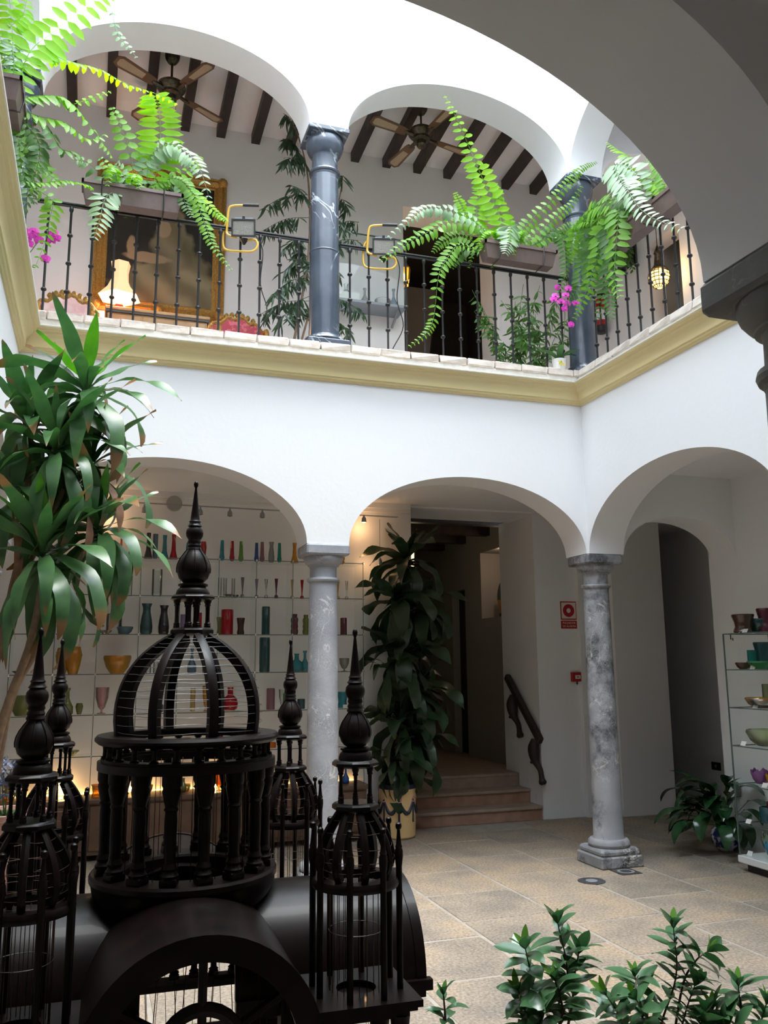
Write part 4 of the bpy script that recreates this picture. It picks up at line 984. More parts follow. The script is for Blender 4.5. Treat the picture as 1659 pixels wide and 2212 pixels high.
dp = thing('dracaena_plant', 'dark leafy dracaena growing from the yellow pot beside the steps', 'plant', pb+Vector((0,0,.46)), 'dracaenas'); ORG[dp.name] = pb+Vector((0,0,.46))
def Q_(x, y, dy=0): return at(x, y, 1, 2.0+dy)
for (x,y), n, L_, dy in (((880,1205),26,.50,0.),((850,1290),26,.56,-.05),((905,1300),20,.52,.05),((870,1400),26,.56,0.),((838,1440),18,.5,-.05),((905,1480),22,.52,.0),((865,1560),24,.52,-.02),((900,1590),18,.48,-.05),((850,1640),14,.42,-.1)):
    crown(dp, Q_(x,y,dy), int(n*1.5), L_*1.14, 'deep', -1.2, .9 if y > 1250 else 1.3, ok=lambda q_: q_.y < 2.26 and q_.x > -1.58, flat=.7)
for x, y in ((880,1215),(850,1300),(905,1320),(865,1500)):
    stem(dp, [pb+Vector((random.uniform(-.06,.06),0,.46)), Q_(860+random.uniform(-10,10),1640), Q_((x+865)/2,(y+1600)/2), Q_(x,y)], .02, .014)
# ---- peace lily in the blue and white jar
jp = at(1578,1838,2,0); jb = Vector((jp.x, jp.y+.05, 0))
jt = thing('ceramic_jar', 'blue and white ceramic jar on the floor beside the glass cabinet', 'jar', jb); ORG[jt.name] = Vector(jb)
MB().lathe([(.075,0),(.10,.02),(.135,.08),(.145,.13),(.13,.185),(.098,.215),(.092,.225),(.10,.26),(.094,.262),(.085,.225),(.02,.2)], c=jb, n=32).build('jar_body', 'blue_white', jt)
MB().lathe([(.092,.222),(.101,.228),(.103,.262),(.094,.264)], c=jb, n=32, cap=False).build('jar_neck', 'white_ceramic', jt)
pl_ = thing('peace_lily', 'glossy dark green leafy plant in the blue and white jar', 'plant', jb+Vector((0,0,.21))); ORG[pl_.name] = jb+Vector((0,0,.21))
LL = [mesh_of(MB().leaf(.34,.15,d,.25,8,.01,None,lambda t: math.sin(PI*min(1,t*.97+.02))**.75*(1-.3*t),k), 'leaf', 'lily_leaf', 180) for k, d in enumerate((.5,1.0,1.6,2.1))]
for k in range(84):
    a = 2.4*k+random.uniform(-.3,.3); el = random.uniform(.15,1.35) if k > 8 else random.uniform(.9,1.4); h = random.uniform(.14,.50)
    v = Vector((math.cos(a)*math.cos(el)*1.0-.12, math.sin(a)*math.cos(el), math.sin(el))).normalized(); tip = jb+Vector((0,0,.22))+v*h
    if (tip+Vector((v.x,v.y,0))*.34).x > 1.64: continue
    MB().tube([jb+Vector((0,0,.21)), jb+Vector((0,0,.22))+v*h*.5, tip], .003, 4).build('stalk', 'stem_green', pl_)
    inst(LL[k%4], pl_, frame(tip-ORG[pl_.name], (v.x,v.y,v.z*.35), (0,0,1)) @ Matrix.Scale(random.uniform(.75,1.15),4), 'leaf')
# ---- gardenia shrubs in the foreground
GL = [mesh_of(MB().leaf(.108,.048,d,.22,7,.015,None,lambda t: math.sin(PI*min(1,t*.96+.03))**.8,k), 'leaf', 'gardenia_leaf', 180) for k, d in enumerate((.2,.6,1.0))]
GY = mesh_of(MB().leaf(.08,.028,.2,.35,6,0,None,None,3), 'leaf', 'gardenia_young', 180)
def gardenia(label, stems, YG, potx, ls=1.0):
    base = Vector((potx, YG, 0)); t = thing('gardenia_shrub', label, 'shrub', base, 'gardenias in the foreground'); ORG[t.name] = Vector(base)
    MB().lathe([(.13,0),(.15,.02),(.19,.30),(.205,.31),(.205,.35),(.18,.35),(.17,.3),(.01,.3)], c=base, n=28).build('pot', 'terracotta', t)
    for path, n in stems:
        pts = [at(x, y, 1, YG+dy) for x, y, dy in path]
        pts = [base+Vector((random.uniform(-.08,.08),random.uniform(-.08,.08),.3))]+pts
        P = spline(pts, 40); MB().tube(P, [.0055-.0035*i/40 for i in range(41)], 6).build('stem', 'stem_red', t)
        n = int(n*1.35)
        for k in range(n):
            f = .35+.65*(k//2)/((n-1)/2) if n > 2 else 1; f = min(f,1); i = min(39, int(f*40)); p = P[i]; tg = (P[i+1]-P[i]).normalized() if i < 40 else Vector((0,0,1))
            a = (k//2)*PI/2*1.1+(k%2)*PI+random.uniform(-.3,.3); sd = tg.orthogonal().normalized(); sd = Matrix.Rotation(a,3,tg) @ sd
            v = (sd+tg*random.uniform(.15,.7)).normalized()
            inst(random.choice(GL), t, frame(p-base, v, tg) @ Matrix.Scale(ls*random.uniform(.65,1.15),4), 'leaf')
        for k in range(5):
            a = 2*PI*k/5; tg = (P[40]-P[38]).normalized(); sd = Matrix.Rotation(a,3,tg) @ tg.orthogonal().normalized(); v = (tg*1.6+sd*random.uniform(.5,1.2)).normalized()
            inst(GY if k < 2 else random.choice(GL), t, frame(P[40]-base, v, tg) @ Matrix.Scale(ls*random.uniform(.55,.9),4), 'leaf')
    return t
YG = -4.35
gardenia('glossy gardenia shrub with upright leafy shoots in front of the tiled floor', [
  ([(1190,2250,0),(1225,2110,0),(1205,1995,0)],22),([(1170,2240,-.03),(1150,2120,-.03),(1135,2050,-.05)],14),([(1230,2200,.03),(1240,2110,.03),(1250,2060,.03)],14),
  ([(1150,2260,-.05),(1140,2190,-.05),(1120,2140,-.06)],14),([(1200,2260,-.06),(1215,2180,-.08),(1200,2120,-.08)],16),([(1170,2290,-.1),(1170,2230,-.1),(1165,2190,-.12)],12)], YG, at(1190,2300,1,YG).x)
gardenia('glossy gardenia shrub whose tallest red stem forks above the others', [
  ([(1420,2260,0),(1460,2110,0),(1455,2005,0)],20),([(1470,2150,0),(1500,2080,-.02),(1528,2055,-.03)],10),([(1400,2250,.04),(1380,2160,.04),(1372,2110,.04)],14),
  ([(1360,2270,0),(1340,2200,0),(1310,2150,0)],14),([(1430,2280,-.05),(1400,2200,-.06),(1375,2160,-.06)],12),([(1460,2280,-.06),(1480,2190,-.06),(1500,2130,-.06)],14)], YG+.05, at(1420,2300,1,YG).x)
gardenia('low glossy gardenia shrub behind the taller forked one', [
  ([(1590,2280,0),(1600,2190,0),(1595,2130,0)],16),([(1620,2290,0),(1640,2220,0),(1655,2170,0)],14),([(1560,2290,0),(1545,2220,0),(1540,2180,0)],14),([(1500,2300,-.05),(1510,2230,-.05),(1520,2190,-.05)],12),([(1640,2300,-.05),(1600,2240,-.05),(1570,2215,-.05)],12)], YG-.02, at(1600,2330,1,YG).x+.06)
gardenia('single small gardenia shoot beside the bird cage', [([(965,2260,0),(962,2200,0),(958,2150,0)],8)], YG-.5, at(962,2330,1,YG-.5).x, .52)
# ---- blue flowering plant at the cage's far side
hb = at(8,1890,2,0)
hb = Vector((at(8,1800,1,-.75).x, -.75, 0))
hp_ = thing('flower_pot', 'pinkish terracotta urn beside the bird cage tower', 'pot', hb); ORG[hp_.name] = Vector(hb)
zt_ = at(8,1752,1,-.75).z
MB().lathe([(.13,0),(.15,.03),(.12,.08),(.19,zt_*.5),(.235,zt_*.8),(.22,zt_-.04),(.245,zt_-.03),(.25,zt_),(.21,zt_),(.19,zt_-.06),(.01,zt_-.06)], c=hb, n=32).build('urn_body', 'terracotta', hp_)
hy = thing('blue_flower', 'plant with dusty blue flower heads in the pinkish urn', 'plant', hb+Vector((0,0,zt_-.06))); ORG[hy.name] = hb+Vector((0,0,zt_-.06))
for x, y, R_ in ((8,1668,.085),(38,1668,.05),(15,1700,.06),(-20,1660,.09)):
    c = at(x,y,1,-.75+random.uniform(-.08,.08)); mb = MB()
    for k in range(90):
        v = Vector((random.gauss(0,1),random.gauss(0,1),random.gauss(0,1))).normalized()
        mb.leaf(.03,.026,.3,.1,2,0,frame(c+v*R_*random.uniform(.7,1),v+Vector((random.uniform(-1,1),random.uniform(-1,1),random.uniform(-1,1)))*.8,(0,0,1)))
    mb.uv = {}; mb.build('flower_head', 'petal_blue', hy, smooth=180, kind='stuff')
    MB().tube([hb+Vector((0,0,zt_-.06)), c+Vector((0,0,-.12)), c], .005, 5).build('stem', 'stem_green', hy)
for k in range(12):
    a = 2.4*k; mb = MB(); mb.leaf(.16,.10,.9,.2,6,.02,frame(hb+Vector((0,0,zt_-.04)),(math.cos(a),math.sin(a),.5),(0,0,1))); mb.build('leaf', 'orchid_leaf', hy, smooth=180)
# ---- willow-leaved ficus on the upper gallery
fb_ = Vector((-2.62, 1.15, FL2)); fi = thing('ficus_tree', 'tall narrow-leaved ficus behind the upper marble column', 'plant', fb_); ORG[fi.name] = Vector(fb_)
MB().lathe([(.16,0),(.2,.3),(.21,.32),(.18,.32),(.02,.28)], c=fb_, n=24).build('pot', 'terracotta', fi)
def F_(x, y, dy=0): return at(x, y, 1, 1.15+dy)
MB().tube(spline([fb_+Vector((0,0,.28)), F_(665,560), F_(668,420), F_(655,330), F_(625,240)], 24), [.016-.011*i/24 for i in range(25)], 7).build('trunk', 'stem_brown', fi)
MB().tube(spline([fb_+Vector((.05,0,.28)), F_(700,560), F_(735,420), F_(738,380)], 16), [.012-.007*i/16 for i in range(17)], 7).build('trunk', 'stem_brown', fi)
def spray(a, b, n, mt='ficus_leaf', L_=.17, W_=.024, hang=1.0, sag=.06):
    P = spline([a, (Vector(a)+Vector(b))/2+Vector((0,0,sag)), b], 14); mb = MB(); mb.tube(P, .003, 4)
    for k in range(n):
        p = P[int(3+random.random()*11)]; v = Vector((random.uniform(-1,1), random.uniform(-1,1), -hang*random.uniform(.4,1.8)))
        if p.z > FL2-.5 and p.z+v.normalized().z*L_*1.15 < FL2+.03: continue
        mb.leaf(L_*random.uniform(.7,1.15), W_, .5, .2, 4, 0, frame(p, v, (random.uniform(-1,1),-1,.3)), lambda t: math.sin(PI*min(1,t*.95+.03))**.8)
    mb.uv = {}; return mb
for a, b, n in (((640,290),(612,245),20),((650,330),(610,300),26),((655,350),(605,355),26),((665,420),(560,455),34),((668,470),(565,500),40),((668,440),(625,400),24),((660,360),(640,330),18),((738,410),(742,380),14),((735,430),(750,460),18),((720,500),(775,480),22),((700,540),(775,520),26),
    ((668,560),(610,590),34),((668,600),(585,640),44),((668,580),(640,540),26),((690,600),(735,590),22),((690,640),(790,680),30),((668,650),(560,680),40),((670,670),(630,690),34),((690,690),(760,720),26),((668,520),(610,540),28),((705,470),(745,500),20),((668,640),(600,700),36),((680,560),(650,610),30)):
    spray(F_(*a), F_(*b, random.uniform(-.3,.3)), n).build('branch', 'ficus_leaf', fi, smooth=180)
# ---- leafy plants behind the rail by the orchid
for lb, px_, Yp, lo, n in (('light green bamboo-like plant behind the rail below the planter', 1105, 1.0, 790, 13), ('leafy green shrub behind the rail beside the orchid', 1165, .6, 790, 11)):
    bb = Vector((at(px_,lo,1,Yp).x, Yp, FL2)); t = thing('leafy_plant', lb, 'plant', bb, 'leafy plants by the orchid'); ORG[t.name] = Vector(bb)
    MB().lathe([(.11,0),(.14,.22),(.15,.24),(.12,.24),(.01,.2)], c=bb, n=20).build('pot', 'terracotta', t)
    for k in range(n):
        a = random.uniform(0,2*PI); top = bb+Vector((math.cos(a)*random.uniform(.1,.5), math.sin(a)*.25, random.uniform(.5,1.55)))
        mb = spray(bb+Vector((0,0,.2)), top, 26, 'bamboo_leaf', .12, .028, .4, .1); mb.build('branch', 'bamboo_leaf', t, smooth=180)
# ------------------------------------------------------------------ glass shelving with its counter
SX1, CW, RH = -1.62, .388, .385; SYF, SYB = 1.93, 2.25; NC = 9
ROWZ = [2.88-RH*i for i in range(6)]; CTZ = .565
ct = thing('shop_counter', 'low brown wooden counter under the glass shelves', 'counter', (-3.4,2.05,0)); 
MB().bbox(SX1-NC*CW-.05, SX1+.05, 1.86, 2.29, CTZ-.04, CTZ, .006).build('counter_top', 'counter_wood', ct, smooth=30)
MB().box(SX1-NC*CW-.02, SX1+.02, 1.90, 2.29, .06, CTZ-.04).build('counter_body', 'counter_wood', ct, smooth=0)
for k in range(NC):
    x = SX1-CW*(k+1); MB().bbox(x+.012, x+CW-.012, 1.885, 1.902, .10, CTZ-.06, .005).build('counter_panel', 'counter_wood', ct, smooth=30)
sh = thing('glass_shelving', 'tall grid of glass shelves against the back wall filled with coloured glass', 'shelves', (-3.4,2.1,CTZ))
for z in ROWZ:
    for k in range(NC):
        x = SX1-CW*(k+1)
        s_ = MB().box(x+.002, x+CW-.002, SYF, SYB, z-.006, z).build('shelf', 'shelf_glass', sh, smooth=0)
        MB().box(x+.002, x+CW-.002, SYF-.0025, SYF-.0005, z-.007, z+.001).build('shelf_edge', 'glass_edge', s_, smooth=0)
for k in range(NC+1):
    x = SX1-CW*k
    d_ = MB().box(x-.003, x+.003, SYF, SYB, CTZ, ROWZ[0]).build('divider', 'pane', sh, smooth=0)
    MB().box(x-.0032, x+.0032, SYF-.003, SYF-.001, CTZ, ROWZ[0]).build('divider_edge', 'glass_edge', d_, smooth=0)
    for z in ROWZ:
        MB().lathe([(.008,-.012),(.011,-.006),(.011,.006),(.008,.012)], c=(x,SYF-.004,z-.003), n=8).build('connector', 'chrome', d_)
# shapes of glassware: profile (r,h) in units of width/2 and height
VP = {'tube': [(.8,0),(.9,.03),(1,.1),(1,1),(.9,1),(.88,.1)], 'bud': [(.55,0),(.75,.05),(1,.15),(.8,.3),(.62,1),(.5,1),(.55,.2)],
 'flare': [(1,0),(.95,.06),(.55,.35),(.42,.75),(.52,1),(.44,1),(.34,.7)], 'stalk': [(1,0),(1,.02),(.5,.03),(.9,.06),(1,.10),(.8,.15),(.25,.18),(.45,.5),(.9,1),(.75,1),(.3,.5)],
 'swirl': [(.75,0),(.95,.08),(1,.25),(.85,.5),(.6,.75),(.62,.88),(.85,1),(.75,1),(.5,.85)], 'bowl': [(.45,0),(.5,.04),(.8,.35),(1,.85),(.95,1),(.88,1),(.72,.4),(.4,.12)],
 'rect': [(.92,0),(1,.03),(1,.96),(.92,1),(.8,1),(.8,.05)], 'cog': [(.7,0),(.95,.06),(1,.2),(.85,.3),(.97,.4),(.85,.55),(1,.7),(.9,.82),(.7,.84),(.7,1),(.58,1),(.6,.8)],
 'jug': [(.6,0),(.9,.1),(1,.32),(.8,.55),(.38,.66),(.33,.9),(.42,1),(.32,1),(.28,.7)], 'bottle': [(.8,0),(1,.05),(.98,.3),(.5,.5),(.3,.62),(.28,.88),(.42,.92),(.42,1),(.2,1)],
 'goblet': [(.6,0),(.6,.03),(.15,.06),(.12,.15),(.5,.25),(.9,.6),(1,1),(.92,1),(.8,.6),(.4,.3)], 'plate': [(.35,0),(.4,.1),(1,.8),(1,1),(.4,.3)], 'wave': [(.8,0),(.9,.1),(.72,.35),(.78,.6),(1,.95),(.95,1),(.7,.6)],
 'tulip': [(.5,0),(.55,.05),(.75,.3),(.95,.7),(.7,1),(.62,1),(.85,.7),(.6,.3)]}
def glassware(name, label, cat, c, shape, w_, h_, gm, group, tip=0., lobes=0):
    mb = MB().lathe([(r*w_/2, z*h_) for r, z in VP[shape]], n=20)
    if lobes:
        mb.v = [(x, y, z+(.18*h_*math.sin(lobes*math.atan2(y,x)) if z > .8*h_ else 0)) for x,y,z in mb.v]
    mt = Matrix.Rotation(random.uniform(0,1),4,'Z'); mb.v = [tuple(mt @ Vector(v) + Vector(c)) for v in mb.v]
    return mb.build(name, 'g_'+gm, smooth=50, label=label, cat=cat, group=group)
ROWN = ['top shelf','second shelf','third shelf','fourth shelf','fifth shelf','lowest shelf','counter']
items = {0:[(252,'flare',9,46,'orange'),(272,'flare',9,40,'teal'),(312,'flare',17,52,'black'),(327,'tube',10,50,'steelblue'),(348,'flare',17,49,'teal'),(368,'flare',17,51,'red'),(402,'tulip',14,36,'cobaltsky'),(433,'tulip',14,38,'red'),(474,'bud',11,42,'teal'),(497,'bud',11,42,'red'),(517,'bud',11,42,'green'),(551,'bud',10,40,'blue'),(563,'bud',11,42,'mauve'),(584,'swirl',13,43,'smoke'),(601,'bud',10,41,'jade'),(635,'flare',17,43,'amber'),(664,'rect',8,9,'blue'),(737,'jug',17,38,'amber')],
 1:[(275,'tube',9,40,'clear'),(334,'tube',20,54,'clear'),(468,'tube',7,40,'clear'),(483,'tube',7,40,'clear'),(490,'plate',18,6,'clear'),(502,'tube',7,40,'clear'),(507,'plate',14,6,'clear'),(521,'stalk',8,42,'smoke'),(553,'stalk',8,40,'lilac'),(573,'stalk',8,40,'clear'),(595,'stalk',8,41,'plum'),(626,'stalk',7,40,'yellow'),(652,'stalk',8,40,'red'),(729,'stalk',8,40,'yellow'),(749,'stalk',7,40,'clear')],
 2:[(215,'plate',26,8,'smoke'),(268,'bowl',32,15,'steelblue'),(244,'rect',30,40,'clear'),(314,'swirl',25,61,'deepteal'),(352,'swirl',22,58,'black'),(395,'tube',14,40,'lilac'),(428,'tube',12,44,'red'),(471,'wave',16,36,'olive'),(489,'rect',25,51,'red'),(518,'wave',17,34,'brown'),(573,'rect',17,58,'deepteal'),(630,'cog',16,43,'plum'),(661,'cog',14,42,'olive'),(741,'rect',14,36,'plum')],
 3:[(45,'plate',26,7,'blue'),(128,'tulip',28,50,'amber'),(160,'tulip',34,52,'amber'),(255,'bowl',54,35,'amber'),(322,'tube',10,22,'clear'),(338,'tube',10,22,'clear'),(415,'bottle',18,50,'steelblue'),(445,'tube',12,38,'smoke'),(571,'rect',22,70,'deepteal'),(627,'jug',27,37,'teal'),(648,'plate',24,6,'deepteal'),(659,'bottle',20,43,'teal'),(743,'goblet',22,27,'smoke')],
 4:[(50,'bowl',44,37,'olive'),(152,'bottle',22,50,'olive'),(178,'tulip',15,21,'olive'),(225,'goblet',26,50,'rose'),(343,'bottle',26,46,'clear'),(372,'goblet',14,30,'clear'),(420,'tube',10,46,'yellow'),(447,'goblet',13,50,'amber'),(470,'wave',17,27,'red'),(500,'jug',32,46,'red'),(585,'rect',17,43,'mauve'),(612,'goblet',14,40,'clear'),(623,'rect',11,32,'moss'),(652,'rect',16,20,'deepteal'),(740,'wave',24,33,'teal')],
 5:[(165,'plate',30,10,'palegreen'),(345,'jug',22,26,'red'),(382,'rect',26,24,'deepteal'),(410,'rect',20,25,'moss'),(471,'wave',18,28,'red'),(590,'rect',18,11,'orange'),(745,'bud',12,36,'amber')],
 6:[(34,'wave',20,34,'amber'),(62,'bowl',16,14,'amber'),(175,'wave',14,11,'deepteal'),(211,'wave',24,22,'amber'),(330,'bowl',22,16,'amber'),(405,'jug',16,26,'olive'),(412,'bowl',18,14,'yellow'),(480,'goblet',20,32,'amber'),(530,'bottle',14,30,'amber'),(700,'bowl',18,14,'orange'),(746,'bottle',15,34,'blue')]}
CN = {'clear':'clear','teal':'teal','red':'ruby red','green':'lime green','blue':'cobalt blue','mauve':'mauve','smoke':'smoky grey','jade':'jade green','amber':'amber','orange':'bright orange','plum':'dark plum','lilac':'lilac','yellow':'pale yellow','steelblue':'grey blue','deepteal':'dark teal','olive':'olive green','brown':'dark brown','black':'black swirled','cobaltsky':'sky blue','moss':'bottle green','violet':'violet','rose':'pale rose','palegreen':'pale green','cream':'cream'}
SN = {'tube':('vase','straight cylinder'),'bud':('vase','rounded slim'),'flare':('vase','slim footed'),'stalk':('vase','tall bud stem'),'swirl':('vase','waisted'),'bowl':('bowl','wide open'),'rect':('vase','thick straight-sided'),'cog':('vase','notched'),'jug':('vase','round-bellied'),'bottle':('bottle','long-necked'),'goblet':('goblet','stemmed'),'plate':('dish','flat'),'wave':('vase','wavy'),'tulip':('vase','tulip-shaped')}
used = {}
dup = {}
for r, lst in items.items():
    for it in lst: dup.setdefault((r,it[1],it[4]), []).append(it)
for r, lst in items.items():
    for px_, shp, wp, hp2, gm in lst:
        z = ROWZ[r] if r < 6 else CTZ
        X = at(px_, 1400, 1, 2.07).x
        # keep clear of the upright panes
        kk = (SX1-X)/CW; fr = kk-math.floor(kk); m_ = wp*.0051/2/CW+.02
        if r > 0: fr = min(max(fr, m_), 1-m_); X = SX1-CW*(math.floor(kk)+fr)
        s0, s1 = SN[shp]; lb = f'{CN[gm]} glass {s1} {s0} on the {ROWN[r]} of the glass grid' if r < 6 else f'{CN[gm]} glass {s1} {s0} on the wooden counter'
        same = dup[(r,shp,gm)]
        if len(same) > 1 and len(set((i[2],i[3]) for i in same)) > 1:
            ws = sorted(set((i[2],i[3]) for i in same)); k_ = ws.index((wp,hp2)); lb = ('smaller ' if k_ == 0 else 'larger ')+lb
        glassware('glass_'+s0, lb, s0, (X, 2.07+random.uniform(-.03,.03), z+.001), shp, wp*.0051, hp2*.0051, gm, 'glassware on the back shelves')
for X, z, nb_ in ((at(746,1540,1,1.97).x, ROWZ[4], 'teal wavy'), (at(640,1540,1,1.97).x, ROWZ[4], 'dark teal')):
    MB().box(X-.03, X+.03, 1.95, 1.953, z+.001, z+.04).build('price_card', 'card', smooth=0, label=f'small white price card in front of the {nb_} vase on the glass grid', cat='card', group='price cards on the back shelves')
# warm strip along the counter
stp = MB().box(SX1-NC*CW, SX1, 2.265, 2.28, CTZ+.002, CTZ+.012).build('strip_light', 'strip_glow', smooth=0, label='warm glowing strip light along the back of the counter', cat='light')
def plight(name, loc, e, col, r=.03):
    l = bpy.data.lights.new(name, 'POINT'); l.energy = e; l.color = col; l.shadow_soft_size = r; o = bpy.data.objects.new(name, l); COL.objects.link(o); o.location = loc; return o
for x in (-4.6,-3.9,-3.1): plight('counter_glow', (x,2.22,CTZ+.06), 1.6, (1,.58,.2))
# ---- wire track with small spots, round speaker
tr = thing('track_light', 'thin wire lighting track with small spotlights above the shelves', 'light', (-3.2,2.1,3.44))
MB().tube([(-5.0,2.08,3.47),(-1.15,2.08,3.44)], .004, 5).build('wire', 'grey_metal', tr); MB().tube([(-5.0,2.12,3.47),(-1.15,2.12,3.44)], .003, 5).build('wire', 'grey_metal', tr)
for px_, lit in ((233,1),(312,0),(433,0),(497,0),(567,0),(786,1)):
    x = at(px_,1095,1,2.1).x; h = MB().lathe([(.008,.0),(.010,-.02),(.024,-.04),(.028,-.085),(.024,-.085),(.02,-.05)], c=(x,2.1,3.45), n=14).build('spot_head', 'grey_metal', tr)
    MB().lathe([(.001,-.092),(.012,-.088),(.016,-.078),(.012,-.066)], c=(x,2.1,3.45), n=12).build('spot_bulb', 'bulb_warm' if lit else 'lamp_glass', h)
    if lit: plight('spot_glow', (x,2.14,3.33), 1.1, (1,.55,.25), .02)
x = at(821,1217,1,2.1); sp2 = thing('spot_lamp', 'small lit spotlight hanging behind the passage dracaena', 'light', x+Vector((0,0,.3)))
ORG[sp2.name] = Vector(x+Vector((0,0,.3)))
MB().tube([x+Vector((0,0,.5)), x+Vector((0,0,.05))], .003, 5).build('cord', 'grey_metal', sp2); MB().lathe([(.008,.06),(.022,.03),(.026,-.02),(.02,-.02)], c=x, n=12).build('spot_head', 'grey_metal', sp2)
MB().lathe([(.001,-.032),(.014,-.026),(.016,-.012)], c=x, n=12).build('spot_bulb', 'bulb_warm', sp2); plight('spot_glow', x+Vector((-.12,.05,.0)), .5, (1,.55,.25), .02)
c = at(377,1087,1,2.17); sk = thing('wall_speaker', 'round brushed metal disc above the glass shelves', 'speaker', (c.x,2.2,c.z-.08)); ORG[sk.name] = Vector((c.x,2.2,c.z-.08))
ro = Matrix.Translation((c.x,2.208,c.z)) @ Matrix.Rotation(PI/2,4,'X')
MB().lathe([(.083,0),(.083,.02),(.078,.028),(.02,.03),(.001,.03)], n=32, mtx=ro).build('disc', 'brushed_steel', sk); MB().lathe([(.012,.03),(.010,.036),(.001,.037)], n=14, mtx=ro).build('hub_cap', 'brushed_steel', sk)
MB().box(-3.98,-3.55,1.0,1.25,3.605,3.622).build('ceiling_vent', 'white_enamel', smooth=0, label='pale ceiling grille above the glass shelves', cat='vent')

# ------------------------------------------------------------------ glass cabinet on the side wall
kx0, kx1, ky0, ky1 = 1.07, 1.58, -1.75, -.47
cz = lambda px, py: at(px, py, 0, kx0).z
cb_ = thing('glass_cabinet', 'tall glass display cabinet with a white base against the side wall', 'cabinet', ((kx0+kx1)/2,(ky0+ky1)/2,0)); ORG[cb_.name] = Vector(((kx0+kx1)/2,(ky0+ky1)/2,0))
MB().box(kx0+.04,kx1-.04,ky0+.04,ky1-.04,0,.07).build('plinth', 'black_plastic', cb_, smooth=0)
MB().bbox(kx0-.015,kx1+.015,ky0-.015,ky1+.015,.07,.13,.006).build('base', 'white_enamel', cb_, smooth=30)
kz = [at(1565,1369,0,kx0).z, at(1572,1446,0,kx0).z, at(1580,1528,0,kx0).z, at(1584,1610,0,kx0).z, at(1591,1693,0,kx0).z, at(1597,1778,0,kx0).z]
for i, z in enumerate(kz):
    s_ = MB().box(kx0+.006,kx1-.006,ky0+.006,ky1-.006,z-.007,z).build('shelf', 'shelf_glass', cb_, smooth=0)
    MB().box(kx0+.003,kx0+.005,ky0+.006,ky1-.006,z-.008,z+.001).build('shelf_edge', 'glass_edge', s_, smooth=0)
    MB().box(kx0+.006,kx1-.006,ky1-.005,ky1-.003,z-.008,z+.001).build('shelf_edge', 'glass_edge', s_, smooth=0)
ztp = kz[0]
for nm, b_ in (('front_pane',(kx0-.003,kx0+.003,ky0,ky1,.13,kz[5]-.004)),('side_pane',(kx0,kx1,ky1-.003,ky1+.003,.13,ztp)),('side_pane',(kx0,kx1,ky0-.003,ky0+.003,.13,ztp)),('back_pane',(kx1-.003,kx1+.003,ky0,ky1,.13,ztp))):
    MB().box(*b_).build(nm, 'pane', cb_, smooth=0)
for x in (kx0,kx1):
    for y in (ky0,ky1): MB().box(x-.005,x+.005,y-.005,y+.005,.13,ztp).build('corner_strip', 'glass_edge', cb_, smooth=0)
MB().tube([(kx0+.04,ky1-.05,ztp-.01),(kx0+.04,ky1-.05,ztp-.05),(kx0+.055,ky1-.06,ztp-.06),(kx0+.06,ky1-.05,ztp-.04)], .006, 6).build('lock', 'black_plastic', cb_)
KN = ['top','second shelf','third shelf','fourth shelf','fifth shelf','sixth shelf','base']
kit = [(0,1603,'wave',.20,.17,'brown','vase',0,.13),(0,1640,'bowl',.24,.13,'deepteal','bowl',0,.30),(0,1668,'wave',.16,.22,'plum','vase',0,.3),(1,1588,'bowl',.14,.06,'brown','bowl',0,.12),(1,1619,'tube',.085,.17,'jade','vase',0,.25),(1,1650,'wave',.17,.24,'deepteal','vase',0,.34),(1,1650,'plate',.24,.07,'moss','dish',0,.12),
 (2,1613,'bowl',.26,.085,'amber','bowl',0,.22),(2,1648,'bowl',.26,.08,'clear','bowl',0,.12),(2,1662,'tube',.12,.20,'palegreen','vase',0,.36),(3,1640,'bowl',.34,.14,'palegreen','bowl',0,.22),(4,1627,'bowl',.17,.11,'violet','bowl',6,.2),(4,1657,'bowl',.15,.09,'amber','bowl',6,.2),
 (5,1632,'rect',.15,.13,'deepteal','vase',0,.26),(5,1665,'plate',.22,.2,'plum','dish',0,.2),(6,1622,'bowl',.20,.16,'palegreen','bowl',8,.26),(6,1652,'bowl',.22,.13,'cobaltsky','bowl',6,.14),(6,1648,'plate',.22,.16,'plum','dish',0,.36)]
for r, px_, shp, w_, h_, gm, cat, lb_, dx in kit:
    z = kz[r] if r < 6 else .13; X = kx0+dx; Yk = at(px_, 1500, 0, X).y
    Yk = min(max(Yk, ky0+w_/2+.02), ky1-w_/2-.02)
    lbl = f'{CN[gm]} glass {SN[shp][1]} {cat} on the {KN[r]} of the glass cabinet'
    glassware('glass_'+cat, lbl, cat, (X, Yk, z+.001), shp, w_, h_, gm, 'glassware in the cabinet', 0, lb_)
for r, px_, py_ in ((0,1594,1364),(0,1609,1362),(1,1626,1443),(2,1632,1526),(3,1606,1607),(4,1652,1694),(5,1617,1774),(6,1622,1870)):
    z = kz[r] if r < 6 else .13; Yk = at(px_,py_,0,kx0+.06).y; MB().add([(-.001,-.03,0),(-.001,.03,0),(.02,.03,.035),(.02,-.03,.035),(.002,-.03,0),(.002,.03,0),(.023,.03,.035),(.023,-.03,.035)],[(0,1,2,3),(7,6,5,4),(0,4,5,1),(2,6,7,3),(0,3,7,4),(1,5,6,2)], Matrix.Translation((kx0+.05,Yk,z+.001))).build('price_card', 'card', smooth=0, label=f'small white price card on the {KN[r]} of the glass cabinet'+(' before the brown vase' if px_ == 1594 else ' beside the dark teal bowl' if px_ == 1609 else ''), cat='card', group='price cards in the cabinet')

